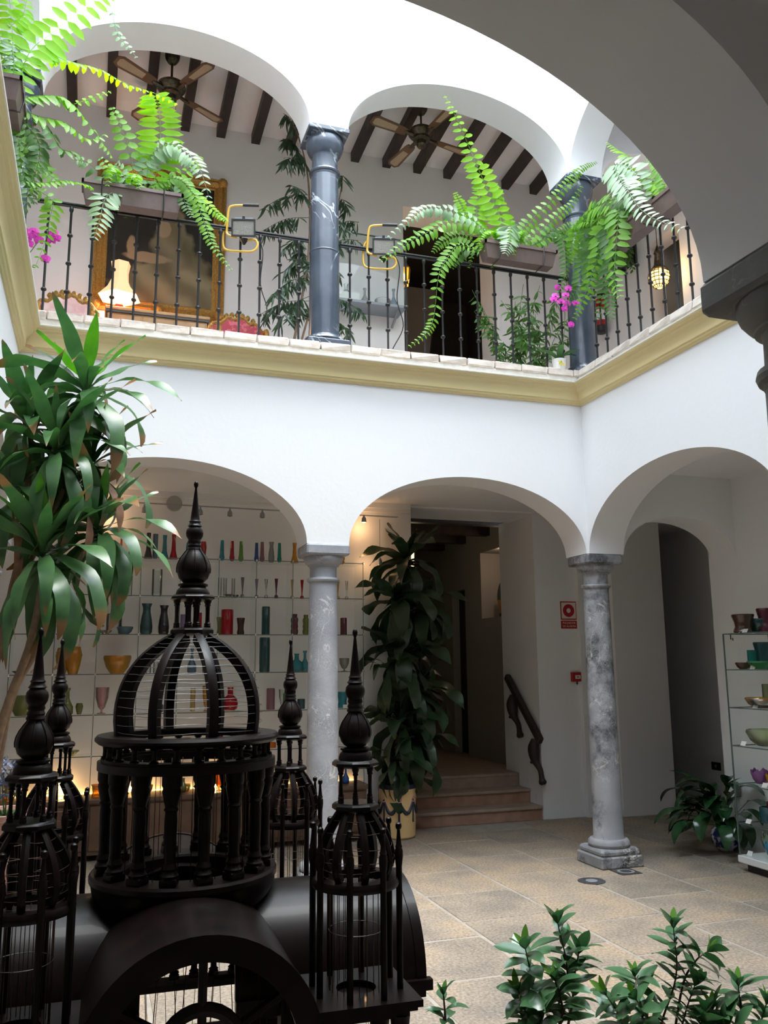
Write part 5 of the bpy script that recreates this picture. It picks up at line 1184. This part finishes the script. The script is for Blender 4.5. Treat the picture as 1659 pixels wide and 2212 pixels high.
# ------------------------------------------------------------------ signs and switches
def text(s, size, loc, mt, parent, name='lettering', rot=(PI/2,0,0)):
    cu = bpy.data.curves.new(name, 'FONT'); cu.body = s; cu.size = size; cu.align_x = 'CENTER'; cu.align_y = 'CENTER'; cu.extrude = .0006; cu.resolution_u = 2
    o = bpy.data.objects.new(name, cu); COL.objects.link(o); dg = bpy.context.evaluated_depsgraph_get(); me = bpy.data.meshes.new_from_object(o.evaluated_get(dg)); bpy.data.objects.remove(o)
    me.materials.clear(); me.materials.append(M(mt)); ob = bpy.data.objects.new(name, me); COL.objects.link(ob); ob.parent = parent
    ob.location = Vector(loc)-ORG[parent.name]; ob.rotation_euler = rot; return ob
SY = 2.355
a_ = at(1208,1299,1,SY); b_ = at(1249,1358,1,SY); sxc = (a_.x+b_.x)/2; sw_, zt2, zb2 = .225, a_.z, b_.z; hs = zt2-zb2
sg = thing('alarm_sign', 'red and cream fire alarm sign on the wall behind the corner column', 'sign', (sxc,SY,zb2)); ORG[sg.name] = Vector((sxc,SY,zb2))
MB().box(sxc-sw_/2,sxc+sw_/2,SY,SY+.004,zb2,zt2).build('plate', 'sign_print', sg, smooth=0)
zm = zb2+hs*.29; fr_ = MB(); y0, y1 = SY-.0015, SY-.0002; t_ = .013
fr_.box(sxc-sw_/2,sxc+sw_/2,y0,y1,zt2-t_,zt2).box(sxc-sw_/2,sxc+sw_/2,y0,y1,zm+.012,zm+.012+t_).box(sxc-sw_/2,sxc-sw_/2+t_,y0,y1,zm+.012+t_,zt2-t_).box(sxc+sw_/2-t_,sxc+sw_/2,y0,y1,zm+.012+t_,zt2-t_)
fr_.build('border', 'signal_red', sg, smooth=0)
MB().ring(.029,.078,0,.002,n=36,mtx=Matrix.Translation((sxc,SY-.0002,(zm+.012+zt2)/2)) @ Matrix.Rotation(PI/2,4,'X')).build('disc_symbol', 'signal_red', sg, smooth=30)
MB().box(sxc-sw_/2,sxc+sw_/2,y0,y1,zb2,zm).build('caption_band', 'signal_red', sg, smooth=0)
text('PULSADOR', .036, (sxc,SY-.002,zb2+hs*.205), 'sign_print', sg); text('DE ALARMA', .034, (sxc,SY-.002,zb2+hs*.085), 'sign_print', sg)
c = at(1242,1462,1,SY); cp = thing('call_point', 'red fire alarm call point box below the alarm sign', 'alarm', (c.x,SY,c.z-.06)); ORG[cp.name] = Vector((c.x,SY,c.z-.06))
MB().bbox(c.x-.062,c.x+.062,SY-.05,SY+.003,c.z-.055,c.z+.055,.008).build('housing', 'signal_red', cp, smooth=30)
MB().box(c.x-.026,c.x+.046,SY-.053,SY-.05,c.z-.024,c.z+.02).build('window', 'sign_white', cp, smooth=0); MB().box(c.x-.004,c.x+.026,SY-.0545,SY-.053,c.z-.006,c.z+.002).build('mark', 'black_plastic', cp, smooth=0)
MB().lathe([(.004,0),(.004,.03),(.011,-.002),(.002,-.016)][::-1], c=(c.x+.012,SY-.025,c.z-.08), n=8).build('pull_key', 'black_plastic', cp)
c = at(1548,1655,0,3.40) ; sb_ = thing('wall_socket', 'black wall socket plate low in the dim recess', 'socket', (3.395,c.y,c.z-.05)); ORG[sb_.name] = Vector((3.395,c.y,c.z-.05))
MB().bbox(3.385,3.402,c.y-.085,c.y+.085,c.z-.05,c.z+.05,.004).build('plate', 'black_plastic', sb_, smooth=30)
MB().lathe([(.022,0),(.022,.004),(.018,.006),(.001,.006)], n=18, mtx=Matrix.Translation((3.386,c.y,c.z)) @ Matrix.Rotation(-PI/2,4,'Y')).build('outlet', 'brushed_steel', sb_)
c = at(1278,1903,2,.002); dc = thing('drain_cover', 'round dark metal drain cover let into the floor tile', 'drain', (c.x,c.y,0)); ORG[dc.name] = Vector((c.x,c.y,0))
MB().lathe([(.115,0),(.115,.004),(.11,.006),(.05,.006)], c=(c.x,c.y,0), n=36).build('rim_plate', 'hatch_metal', dc); MB().lathe([(.05,.0058),(.048,.008),(.001,.008)], c=(c.x,c.y,0), n=24).build('centre_grate', 'grey_metal', dc)
c = at(1352,1883,2,.002); hc = thing('floor_hatch', 'square metal floor hatch beside the column plinth', 'drain', (c.x,c.y,0)); ORG[hc.name] = Vector((c.x,c.y,0))
MB().box(c.x-.10,c.x+.10,c.y-.10,c.y+.10,0,.005).build('cover', 'hatch_metal', hc, smooth=0); MB().ring(.05,.075,.005,.007,c=(c.x,c.y,0)).build('ring_mark', 'grey_metal', hc)

# ------------------------------------------------------------------ handrail on carved brackets
hr = thing('handrail', 'black wooden handrail on two carved brackets beside the steps', 'handrail', (.64,2.6,.46)); ORG[hr.name] = Vector((.64,2.6,.46))
ha, hb_ = at(1095,1461,0,.63), at(1168,1602,0,.63)
d_ = (ha-hb_).normalized(); m_ = frame(hb_, d_, (0,0,1)); MB().bbox(0,(ha-hb_).length,-.035,.035,-.045,.045,.012,m_).build('rail', 'joist_wood', hr, smooth=30)
for px_, py_ in ((1110,1503),(1157,1598)):
    p = at(px_,py_,0,.64); b2 = MB()
    b2.tube(spline([p+Vector((0,0,.0)), p+Vector((-.02,.02,-.10)), p+Vector((-.01,.0,-.24)), p+Vector((.02,-.05,-.34)), p+Vector((.025,-.07,-.44)), p+Vector((.03,-.09,-.50))], 20), [.05,.055,.06,.066,.070,.070,.066,.060,.05,.042,.036,.033,.032,.031,.031,.032,.034,.042,.046,.044,.030], 12)
    b2.lathe([(.001,-.02),(.02,-.012),(.024,0),(.02,.012),(.001,.02)], c=p+Vector((-.03,.055,-.26)), n=10)
    b2.build('bracket', 'joist_wood', hr, smooth=60)
for y, z, st_ in ((2.72,.40,'second'),(2.52,.24,'first')): MB().box(.694,.704,y-.02,y+.02,z-.03,z+.03).build('light_switch', 'white_enamel', smooth=0, label=f'small wall plate beside the {st_} stone step', cat='switch', group='wall plates beside the steps')

# ------------------------------------------------------------------ passage: glowing lantern, glass dish in the niche
lc = at(890,1198,1,4.3); ln = thing('hanging_lantern', 'tall glowing lantern hanging in the dim passage', 'lantern', (lc.x-.04,4.3,lc.z-.17)); ORG[ln.name] = Vector((lc.x-.04,4.3,lc.z-.17))
q0 = Vector((lc.x-.04,4.3,lc.z))
MB().bbox(q0.x-.055,q0.x+.055,4.25,4.35,q0.z-.17,q0.z+.17,.004).build('glass_body', 'lantern_pane', ln, smooth=0)
for sx in (-1,0,1): MB().box(q0.x+sx*.055-.004,q0.x+sx*.055+.004,4.243,4.25,q0.z-.18,q0.z+.18).build('frame_bar', 'iron', ln, smooth=0)
MB().lathe([(.07,0),(.02,.08),(.006,.10)], c=q0+Vector((0,0,.17)), n=8).build('lantern_cap', 'iron', ln); MB().tube([q0+Vector((0,0,.26)),q0+Vector((.03,0,.38)),q0+Vector((0,0,.5)),q0+Vector((0,0,3.62-q0.z))], .004, 5).build('chain', 'iron', ln)
plight('lantern_glow', q0+Vector((0,-.15,0)), .5, (1,.78,.5), .06)
n0,n1,nz0,nz1 = NICHE
gp = Vector((PX+.16, at(1093,1300,0,PX+.16).y, nz0+.001))
mb = MB(); R_ = .28
def half(z0, z1, nm, mt, par):
    mb = MB(); n = 24; vs = []; 
    pts = []
    for i in range(n+1):
        a = math.asin(max(-1,min(1,z0/R_-1)))+(math.asin(max(-1,min(1,z1/R_-1)))-math.asin(max(-1,min(1,z0/R_-1))))*i/n; pts.append((R_*math.cos(a), R_+R_*math.sin(a)))
    poly = [(-x,z) for x,z in pts][::-1]+pts
    poly = [(y,z) for y,z in poly]
    return MB().prism([(gp.y+y, gp.z+z) for y,z in poly], gp.x, gp.x+.02, 'yz').build(nm, mt, par, smooth=0)
gd = thing('glass_disc', 'large round art glass disc in blue and amber standing in the lit niche', 'glass art', gp); ORG[gd.name] = Vector(gp)
half(.02,.26,'amber_half','g_amber',gd); half(.26,.56,'blue_half','g_deepteal',gd); MB().box(gp.x-.04,gp.x+.06,gp.y-.07,gp.y+.07,gp.z-.0,gp.z+.022).build('stand', 'black_plastic', gd, smooth=0)
MB().box(PX+.06,PX+.12,n0-.52,n0-.46,nz0+.001,nz0+.05).build('name_card', 'black_plastic', smooth=0, label='small dark card standing beside the art glass disc', cat='card')
plight('niche_lamp', (PX+.08,n0-.7,nz1-.08), 2.4, (1,.72,.5), .03)

# ------------------------------------------------------------------ upper gallery things
def fan(cpx, hpx, Yf, label, a0):
    hub = at(*hpx, 1, Yf); zc = 8.17-(Yf-T)/(YB-T)*.15
    f = thing('ceiling_fan', label, 'ceiling fan', (hub.x,Yf,zc), 'gallery ceiling fans'); ORG[f.name] = Vector((0,0,0)); h = hub.z-zc+.03
    MB().lathe([(.075,0),(.078,-.02),(.07,-.06),(.045,-.10),(.02,-.115)], n=24).build('canopy', 'bronze', f); MB().tube([(0,0,-.1),(0,0,h+.06)], .012, 8).build('rod', 'bronze', f)
    hb = MB().lathe([(.03,.07),(.10,.055),(.145,.02),(.15,-.01),(.13,-.04),(.10,-.06),(.095,-.085),(.055,-.10),(.05,-.14),(.06,-.15),(.045,-.175),(.012,-.185)], c=(0,0,h), n=32).build('motor_hub', 'bronze', f)
    MB().tube([(.05,0,h-.15),(.05,0,h-.42)], .0025, 4).build('pull_chain', 'bronze', hb)
    for k in range(4):
        a = a0+PI/2*k; m_ = Matrix.Translation((0,0,h-.05)) @ Matrix.Rotation(a,4,'Z') @ Matrix.Rotation(.20,4,'X')
        MB().tube([(.10,0,.0),(.17,0,-.005),(.23,0,.0)], [.02,.024,.018], 6, False, m_).build('blade_arm', 'bronze', hb)
        bl = MB().prism([(.20,-.045),(.24,-.055),(.60,-.075),(.655,-.045),(.655,.045),(.60,.075),(.24,.055),(.20,.045)], -.005, .005, 'xy', m_).build('blade', 'fan_blade', f, smooth=0)
        MB().prism([(.33,-.035),(.60,-.05),(.625,-.03),(.625,.03),(.60,.05),(.33,.035)], -.0065, .0065, 'xy', m_).build('cane_inlay', 'cane', bl, smooth=0)
fan((368,135), (370,195), 1.30, 'bronze ceiling fan with cane inlaid blades above the portrait', .55)
fan((910,243), (910,293), 1.30, 'bronze ceiling fan with cane inlaid blades above the dark doorway', .22)
# portrait in a gilt frame
px0, px1, pz0, pz1 = -4.57, -3.15, 5.60, 7.33
pf = thing('framed_portrait', 'large framed oil painting of a seated figure in a pale gown', 'painting', ((px0+px1)/2,2.27,pz0)); ORG[pf.name] = Vector(((px0+px1)/2,2.27,pz0))
def painting_mat():
    m, nt, b, N, L = _new('portrait_paint'); tc = N.new('ShaderNodeTexCoord'); cur = None
    base = N.new('ShaderNodeTexNoise'); base.inputs['Scale'].default_value = 3; L.new(tc.outputs['Object'], base.inputs['Vector'])
    r = N.new('ShaderNodeValToRGB'); r.color_ramp.elements[0].color = (.016,.015,.013,1); r.color_ramp.elements[1].color = (.05,.045,.038,1); L.new(base.outputs['Fac'], r.inputs[0]); cur = r.outputs[0]
    sep = N.new('ShaderNodeSeparateXYZ'); L.new(tc.outputs['Object'], sep.inputs[0])
    def M2(op, a, b_):
        n = N.new('ShaderNodeMath'); n.operation = op
        for i, v in enumerate((a, b_)):
            if v is None: continue
            if isinstance(v, (int,float)): n.inputs[i].default_value = v
            else: L.new(v, n.inputs[i])
        return n.outputs[0]
    nz = N.new('ShaderNodeTexNoise'); nz.inputs['Scale'].default_value = 5; L.new(tc.outputs['Object'], nz.inputs['Vector']); nz2 = M2('MULTIPLY', M2('SUBTRACT', nz.outputs['Fac'], .5), 1.4)
    fold = N.new('ShaderNodeTexWave'); fold.bands_direction = 'DIAGONAL'; fold.inputs['Scale'].default_value = 1.1; fold.inputs['Distortion'].default_value = 7; fold.inputs['Detail'].default_value = 3; L.new(tc.outputs['Object'], fold.inputs['Vector'])
    def blob(cx, cz, rx, rz, c1, c2, soft=.35):
        nonlocal cur
        dx = M2('DIVIDE', M2('SUBTRACT', sep.outputs[0], cx), rx); dz = M2('DIVIDE', M2('SUBTRACT', sep.outputs[2], cz), rz)
        d = M2('ADD', M2('ADD', M2('MULTIPLY', dx, dx), M2('MULTIPLY', dz, dz)), nz2)
        mr = N.new('ShaderNodeMapRange'); mr.inputs['From Min'].default_value = 1.0; mr.inputs['From Max'].default_value = 1.0-soft; L.new(d, mr.inputs['Value'])
        cr = N.new('ShaderNodeValToRGB'); cr.color_ramp.elements[0].color = (*c1,1); cr.color_ramp.elements[1].color = (*c2,1); L.new(fold.outputs['Fac'], cr.inputs[0])
        mx = N.new('ShaderNodeMix'); mx.data_type = 'RGBA'; L.new(mr.outputs[0], mx.inputs['Factor']); L.new(cur, mx.inputs['A']); L.new(cr.outputs[0], mx.inputs['B']); cur = mx.outputs['Result']
    g1, g2 = (.15,.115,.065), (.27,.215,.13)
    blob(.08,.16,.66,.50,g1,g2); blob(.26,.48,.36,.34,g1,g2); blob(.12,.80,.25,.36,(.12,.095,.055),(.20,.16,.10)); blob(.12,1.04,.17,.30,(.16,.125,.07),(.23,.18,.11))
    blob(.02,1.03,.085,.125,(.33,.23,.145),(.36,.26,.165)); blob(-.14,.66,.27,.07,(.30,.205,.125),(.33,.235,.145)); blob(-.31,.77,.065,.14,(.28,.195,.12),(.31,.22,.14))
    L.new(cur, b.inputs['Base Color']); b.inputs['Roughness'].default_value = .75; b.inputs['Specular IOR Level'].default_value = .1
painting_mat()
MB().box(px0+.14,px1-.14,2.262,2.28,pz0+.14,pz1-.14).build('canvas', 'portrait_paint', pf, smooth=0)
prof = [(0,0),(.0,.05),(.02,.075),(.035,.06),(.055,.075),(.085,.055),(.10,.035),(.125,.045),(.145,.03),(.15,.0)]
vs = []; fs = []
for a_, dpt in prof:
    vs += [(px0+a_,2.296-dpt,pz0+a_),(px1-a_,2.296-dpt,pz0+a_),(px1-a_,2.296-dpt,pz1-a_),(px0+a_,2.296-dpt,pz1-a_)]
for i in range(len(prof)-1):
    for k in range(4): j = (k+1)%4; fs.append((i*4+k,i*4+j,i*4+4+j,i*4+4+k))
MB().add(vs,fs).build('gilt_frame', 'gilt', pf, smooth=20)
orn = MB()
for x,z in ((px0,pz0),(px1,pz0),(px0,pz1),(px1,pz1),((px0+px1)/2,pz1),((px0+px1)/2,pz0),(px0,(pz0+pz1)/2),(px1,(pz0+pz1)/2)):
    orn = MB(); orn.lathe([(.001,.10),(.03,.09),(.055,.06),(.06,.02)], n=10, mtx=Matrix.Translation((x+(.05 if x==px0 else -.05 if x==px1 else 0),2.27,z+(.05 if z==pz0 else -.05 if z==pz1 else 0))) @ Matrix.Rotation(PI/2,4,'X')); orn.build('ornament', 'gilt', pf)
# console sideboard and lamp
cx0, cx1, cy0, cy1 = -4.42, -3.34, 1.88, 2.22; ctz = at(340,672,1,cy0).z
co = thing('sideboard', 'lit wooden sideboard with dark edging below the portrait', 'sideboard', ((cx0+cx1)/2,2.05,FL2)); ORG[co.name] = Vector(((cx0+cx1)/2,2.05,FL2))
MB().box(cx0+.03,cx1-.03,cy0+.02,cy1,FL2+.12,ctz-.05).build('body', 'console_wood', co, smooth=0); MB().bbox(cx0,cx1,cy0-.01,cy1,ctz-.035,ctz,.006).build('top', 'console_wood', co, smooth=30)
MB().box(cx0+.015,cx1-.015,cy0,cy1-.01,ctz-.06,ctz-.034).build('dark_moulding', 'console_dark', co, smooth=0); MB().box(cx0+.015,cx1-.015,cy0,cy1-.01,FL2+.08,FL2+.12).build('dark_moulding', 'console_dark', co, smooth=0)
for i in range(3):
    w_ = (cx1-cx0-.08)/3; MB().bbox(cx0+.04+w_*i+.01, cx0+.04+w_*(i+1)-.01, cy0+.008, cy0+.022, FL2+.14, ctz-.08, .004).build('door', 'console_wood', co, smooth=30)
for x in (cx0+.06,cx1-.06):
    for y in (cy0+.05,cy1-.05): MB().lathe([(.015,0),(.025,.05),(.03,.085)], c=(x,y,FL2), n=10).build('foot', 'console_dark', co)
lx, ly = at(258,640,1,2.0).x, 2.0
lm = thing('table_lamp', 'table lamp with a glowing flared paper shade on the sideboard', 'lamp', (lx,ly,ctz)); ORG[lm.name] = Vector((lx,ly,ctz)); B = Vector((lx,ly,ctz))
MB().lathe([(.06,0),(.07,.012),(.03,.03),(.045,.06),(.03,.10),(.012,.13),(.010,.20)], c=B, n=18).build('lamp_base', 'signal_red', lm)
s0 = at(257,640,1,2.0).z-ctz-.02; s1 = at(265,570,1,2.0).z-ctz
MB().lathe([(.225,s0),(.13,s0+.11),(.092,s0+.20),(.088,s0+.29),(.105,s1)], c=B, n=6, rot=.3, cap=False).build('lamp_shade', 'lamp_shade', lm, smooth=0)
MB().lathe([(.012,s0+.02),(.028,s0+.07),(.02,s0+.11),(.001,s0+.12)], c=B, n=12).build('lamp_bulb', 'bulb_warm', lm)
plight('lamp_glow', B+Vector((0,-.02,s0+.03)), 30, (1,.66,.38), .05)
# settees
def settee(x0, x1, yb, label, cloth):
    c = thing('settee', label, 'settee', ((x0+x1)/2,yb,FL2), 'gilt settees by the portrait'); ORG[c.name] = Vector(((x0+x1)/2,yb,FL2)); w_ = x1-x0; zs = FL2+.42
    n = 16; top = [(x0+w_*i/n, FL2+.80+.12*math.sin(PI*i/n)+(.02*math.sin(i*1.5))) for i in range(n+1)]
    poly = [(x0+.03,zs),(x1-.03,zs)]+[(x,z-.04) for x,z in top[::-1]]
    MB().prism(poly, yb-.06, yb+.06, 'xz').build('back_cushion', cloth, c, smooth=30)
    MB().tube([(x0,yb,FL2+.1)]+[(x,yb,z) for x,z in top]+[(x1,yb,FL2+.1)], .028, 8).build('gilt_rail', 'gilt', c)
    cr = MB()
    for i in range(7):
        cr = MB(); x = (x0+x1)/2+(i-3)*w_*.1; z = FL2+.80+.12*math.sin(PI*(x-x0)/w_)+.03; cr.lathe([(.001,.045),(.02,.03),(.028,.01),(.02,-.01)], c=(x,yb,z), n=8); cr.build('crest', 'gilt', c)
    MB().bbox(x0+.02,x1-.02,yb-.50,yb-.02,zs-.10,zs+.05,.03).build('seat', 'pink_silk', c, smooth=60)
    MB().box(x0,x1,yb-.52,yb+.02,zs-.16,zs-.10).build('seat_frame', 'gilt', c, smooth=0)
    for x in (x0+.04,x1-.04):
        for y in (yb-.48,yb): MB().tube([(x,y,zs-.14),(x,y-.02,FL2+.15),(x,y,FL2)], [.03,.022,.014], 8).build('leg', 'gilt', c)
        MB().tube(spline([(x,yb,FL2+.68),(x,yb-.25,FL2+.68),(x,yb-.44,FL2+.62),(x,yb-.46,zs-.12)],12), .022, 8).build('arm', 'gilt', c)
settee(-5.05,-4.49, 1.62, 'pale upholstered gilt settee beside the table lamp', 'pink_silk'); settee(-3.36,-2.80, 1.68, 'red quilted gilt settee beside the tall ficus', 'red_silk')
# wall display case
vx0, vx1, vy, vz0, vz1 = -1.93, -1.05, 1.98, at(872,660,1,1.98).z, at(875,520,1,1.98).z
vc = thing('display_case', 'wall mounted glass display case with a grey base beside the doorway', 'display case', ((vx0+vx1)/2,2.14,vz0)); ORG[vc.name] = Vector(((vx0+vx1)/2,2.14,vz0))
MB().box(vx0,vx1,vy,2.299,vz0-.03,vz0).build('base_shelf', 'grey_metal', vc, smooth=0)
for b_ in ((vx0,vx1,vy,vy+.006,vz0,vz1),(vx0,vx0+.006,vy,2.29,vz0,vz1),(vx1-.006,vx1,vy,2.29,vz0,vz1),(vx0,vx1,vy,2.29,vz1-.006,vz1)): MB().box(*b_).build('glass_pane', 'pane', vc, smooth=0)
for x in (vx0,vx1): MB().box(x-.006,x+.006,vy-.003,vy+.008,vz0,vz1).build('corner_edge', 'glass_edge', vc, smooth=0)
MB().box(vx0,vx1,vy-.003,vy+.008,vz1-.01,vz1+.004).build('top_edge', 'glass_edge', vc, smooth=0)
for x in (vx0+.1,vx1-.08): MB().tube([(x,2.05,vz0-.03),(x,2.29,vz0-.16)], .014, 6).build('bracket', 'grey_metal', vc)
for i, (x, gm, shp, w_, h_) in enumerate(((-1.75,'clear','jug',.14,.24),(-1.52,'smoke','bottle',.10,.22),(-1.30,'clear','bowl',.20,.10),(-1.16,'steelblue','bottle',.09,.26))):
    glassware('glass_'+SN[shp][0], f'{CN[gm]} glass {SN[shp][1]} {SN[shp][0]} inside the wall display case', SN[shp][0], (x,2.13,vz0+.001), shp, w_, h_, gm, 'glass in the wall case')
MB().box(-1.86,-1.62,2.02,2.024,vz0+.001,vz0+.10).build('info_card', 'card', smooth=0, label='white printed card inside the wall display case', cat='card')
# work lights clamped on the rail
def worklight(px_, py_, label):
    c = at(px_, py_, 1, .10); t = thing('work_light', label, 'floodlight', c+Vector((0,0,-.16)), 'work lights on the gallery rail'); ORG[t.name] = c+Vector((0,0,-.16))
    m_ = Matrix.Translation(c) @ Matrix.Rotation(-.25,4,'Z') @ Matrix.Rotation(.18,4,'X')
    hd = MB(); hd.add([(-.10,-.05,-.07),(.10,-.05,-.07),(.10,-.05,.075),(-.10,-.05,.075),(-.06,.05,-.045),(.06,.05,-.045),(.06,.05,.05),(-.06,.05,.05)],[(0,1,2,3),(7,6,5,4),(0,4,5,1),(1,5,6,2),(2,6,7,3),(3,7,4,0)],m_)
    hd.box(-.08,.08,-.03,.05,.07,.10,m_); h = hd.build('lamp_head', 'grey_metal', t, smooth=0)
    fr = MB()
    for b_ in ((-.105,.105,-.062,-.048,-.075,-.062),(-.105,.105,-.062,-.048,.066,.08),(-.105,-.092,-.062,-.048,-.062,.066),(.092,.105,-.062,-.048,-.062,.066)): fr.box(*b_,m_)
    fr.build('bezel', 'black_plastic', h, smooth=0); MB().box(-.092,.092,-.055,-.05,-.062,.066,m_).build('front_glass', 'lamp_glass', h, smooth=0)
    MB().lathe([(.012,0),(.012,.03)], n=8, mtx=m_ @ Matrix.Translation((0,-.03,.08))).build('knob', 'black_plastic', h); MB().lathe([(.04,-.08),(.03,-.10),(.01,-.13)], n=8, mtx=m_).build('pivot', 'black_plastic', h)
    pts = [(.02,.0,.22),(-.10,.0,.21),(-.135,0,.17),(-.15,0,.0),(-.145,-.01,-.04),(-.12,-.02,-.06),(-.06,-.02,-.075)]
    MB().tube(spline([m_ @ Vector(p) for p in pts],28), .0105, 8).build('handle_tube', 'yellow_metal', t)
    pts = [(-.15,.04,.08),(-.18,.04,.02),(-.185,.02,-.12),(-.15,.0,-.18),(-.02,-.02,-.195),(.08,-.02,-.19),(.12,-.01,-.14),(.10,0,-.085),(.02,0,-.09)]
    MB().tube(spline([m_ @ Vector(p) for p in pts],36), .0105, 8).build('stand_tube', 'yellow_metal', t)
    MB().tube([m_ @ Vector((-.01,0,.222)), m_ @ Vector((.13,0,.222))], .0145, 8).build('grip', 'rubber', t)
    MB().tube(spline([m_ @ Vector((.08,.05,0)), m_ @ Vector((.16,.08,-.15)), m_ @ Vector((.14,.10,-.45)), m_ @ Vector((.20,.1,-.70)), m_ @ Vector((.10,.08,-.92))],24), .005, 5).build('cable', 'rubber', t)
worklight(527,497,'yellow handled work light on the rail below the ficus leaves'); worklight(828,537,'yellow handled work light on the rail beside the display case')
# lantern by the dark doorway
lc = at(873,598,1,2.72); wl_ = thing('wall_lantern', 'small glowing amber lantern inside the dark doorway', 'lantern', lc+Vector((0,0,-.14))); ORG[wl_.name] = lc+Vector((0,0,-.14))
MB().lathe([(.035,-.14),(.06,-.12),(.085,.10),(.09,.11)], c=lc, n=6, cap=False).build('amber_glass', 'g_amber', wl_, smooth=0)
for k in range(6): a = 2*PI*k/6; MB().tube([lc+Vector((.06*math.cos(a),.06*math.sin(a),-.12)), lc+Vector((.086*math.cos(a),.086*math.sin(a),.10))], .004, 4).build('frame_bar', 'iron', wl_)
MB().lathe([(.095,.10),(.05,.17),(.012,.22),(.004,.26)], c=lc, n=6).build('roof', 'iron', wl_); MB().lathe([(.001,-.06),(.022,-.035),(.028,.0),(.018,.035),(.001,.05)], c=lc, n=12).build('bulb', 'bulb_white', wl_)
plight('lantern_glow', lc+Vector((0,-.16,0)), 2.2, (1,.66,.3), .04)
# Moroccan lantern in the side corridor
mc = at(1424,600,0,1.57); mo = thing('pierced_lantern', 'glowing pierced brass lantern hanging in the side corridor', 'lantern', mc+Vector((0,0,-.13))); ORG[mo.name] = mc+Vector((0,0,-.13))
MB().lathe([(.02,-.13),(.06,-.11),(.10,-.06),(.118,.0),(.112,.05),(.08,.085)], c=mc, n=24).build('lantern_body', 'lantern_glass', mo)
bm_ = MB()
for z, r_ in ((-.10,.072),(-.06,.102),(-.02,.117),(.02,.118),(.06,.108)): bm_.tube([mc+Vector(((r_)*math.cos(2*PI*i/24),(r_)*math.sin(2*PI*i/24),z)) for i in range(24)], .0055, 4, True)
for k in range(14): a = 2*PI*k/14; bm_.tube([mc+Vector((r_*math.cos(a),r_*math.sin(a),z)) for r_,z in ((.03,-.128),(.064,-.11),(.104,-.06),(.121,0),(.115,.05),(.084,.085))], .0045, 4)
bm_.build('brass_lattice', 'bronze', mo); MB().lathe([(.085,.08),(.10,.09),(.06,.14),(.05,.16),(.035,.28),(.045,.30),(.02,.36),(.006,.40)], c=mc, n=18).build('lantern_top', 'bronze', mo)
MB().tube([mc+Vector((0,0,.38)), Vector((mc.x,mc.y,8.15))], .005, 5).build('chain', 'iron', mo); plight('lantern_glow', mc+Vector((-.05,-.16,-.02)), 3.0, (1,.62,.22), .04)
# fire extinguisher, dark wall box with trailing plant
ec = at(1297,672,0,1.60); ex = thing('fire_extinguisher', 'red fire extinguisher on the wall behind the corner column', 'extinguisher', ec+Vector((0,0,-.30))); ORG[ex.name] = ec+Vector((0,0,-.30)); e0 = ec+Vector((0,0,-.30))
MB().lathe([(.06,0),(.078,.01),(.078,.09)], c=e0, n=20).build('boot', 'black_plastic', ex); MB().lathe([(.075,.085),(.076,.40),(.06,.45),(.025,.475),(.022,.50)], c=e0, n=20).build('cylinder', 'extinguisher', ex)
MB().lathe([(.0775,.16),(.0775,.30)], c=e0, n=20, cap=False).build('label_band', 'white_enamel', ex); MB().box(e0.x-.02,e0.x+.02,e0.y-.08,e0.y+.03,e0.z+.50,e0.z+.54).build('valve', 'black_plastic', ex, smooth=0)
MB().tube(spline([e0+Vector((0,-.05,.51)), e0+Vector((-.06,-.09,.40)), e0+Vector((-.06,-.09,.2)), e0+Vector((-.05,-.08,.08))],14), .010, 6).build('hose', 'rubber', ex)
c = at(1355,556,0,1.66); wb = thing('wall_rack', 'black wall rack with a trailing plant beside the lantern corridor', 'rack', (1.66,c.y,c.z-.14)); ORG[wb.name] = Vector((1.66,c.y,c.z-.14))
for dz in (-.12,-.02,.08): MB().box(1.60,1.699,c.y-.13,c.y+.13,c.z+dz,c.z+dz+.05).build('slat', 'black_plastic', wb, smooth=0)
for dy in (-.12,.12): MB().box(1.66,1.70,c.y+dy-.01,c.y+dy+.01,c.z-.14,c.z+.14).build('upright', 'iron', wb, smooth=0)
for k in range(5):
    spray(Vector((1.62,c.y-.1,c.z+.1)), Vector((1.55+random.uniform(-.05,.03),c.y-.15+random.uniform(-.08,.08),c.z-random.uniform(.1,.4))), 16, 'bamboo_leaf', .07, .03, .8, .03).build('trailing_stem', 'bamboo_leaf', wb, smooth=180)
MB().lathe([(.07,0),(.09,.08),(.09,.26),(.05,.34),(.06,.38)], c=(XR+.5, at(1405,690,0,XR+.5).y, FL2), n=18).build('red_urn', 'signal_red', smooth=60, label='dark red urn standing in the side corridor', cat='urn')
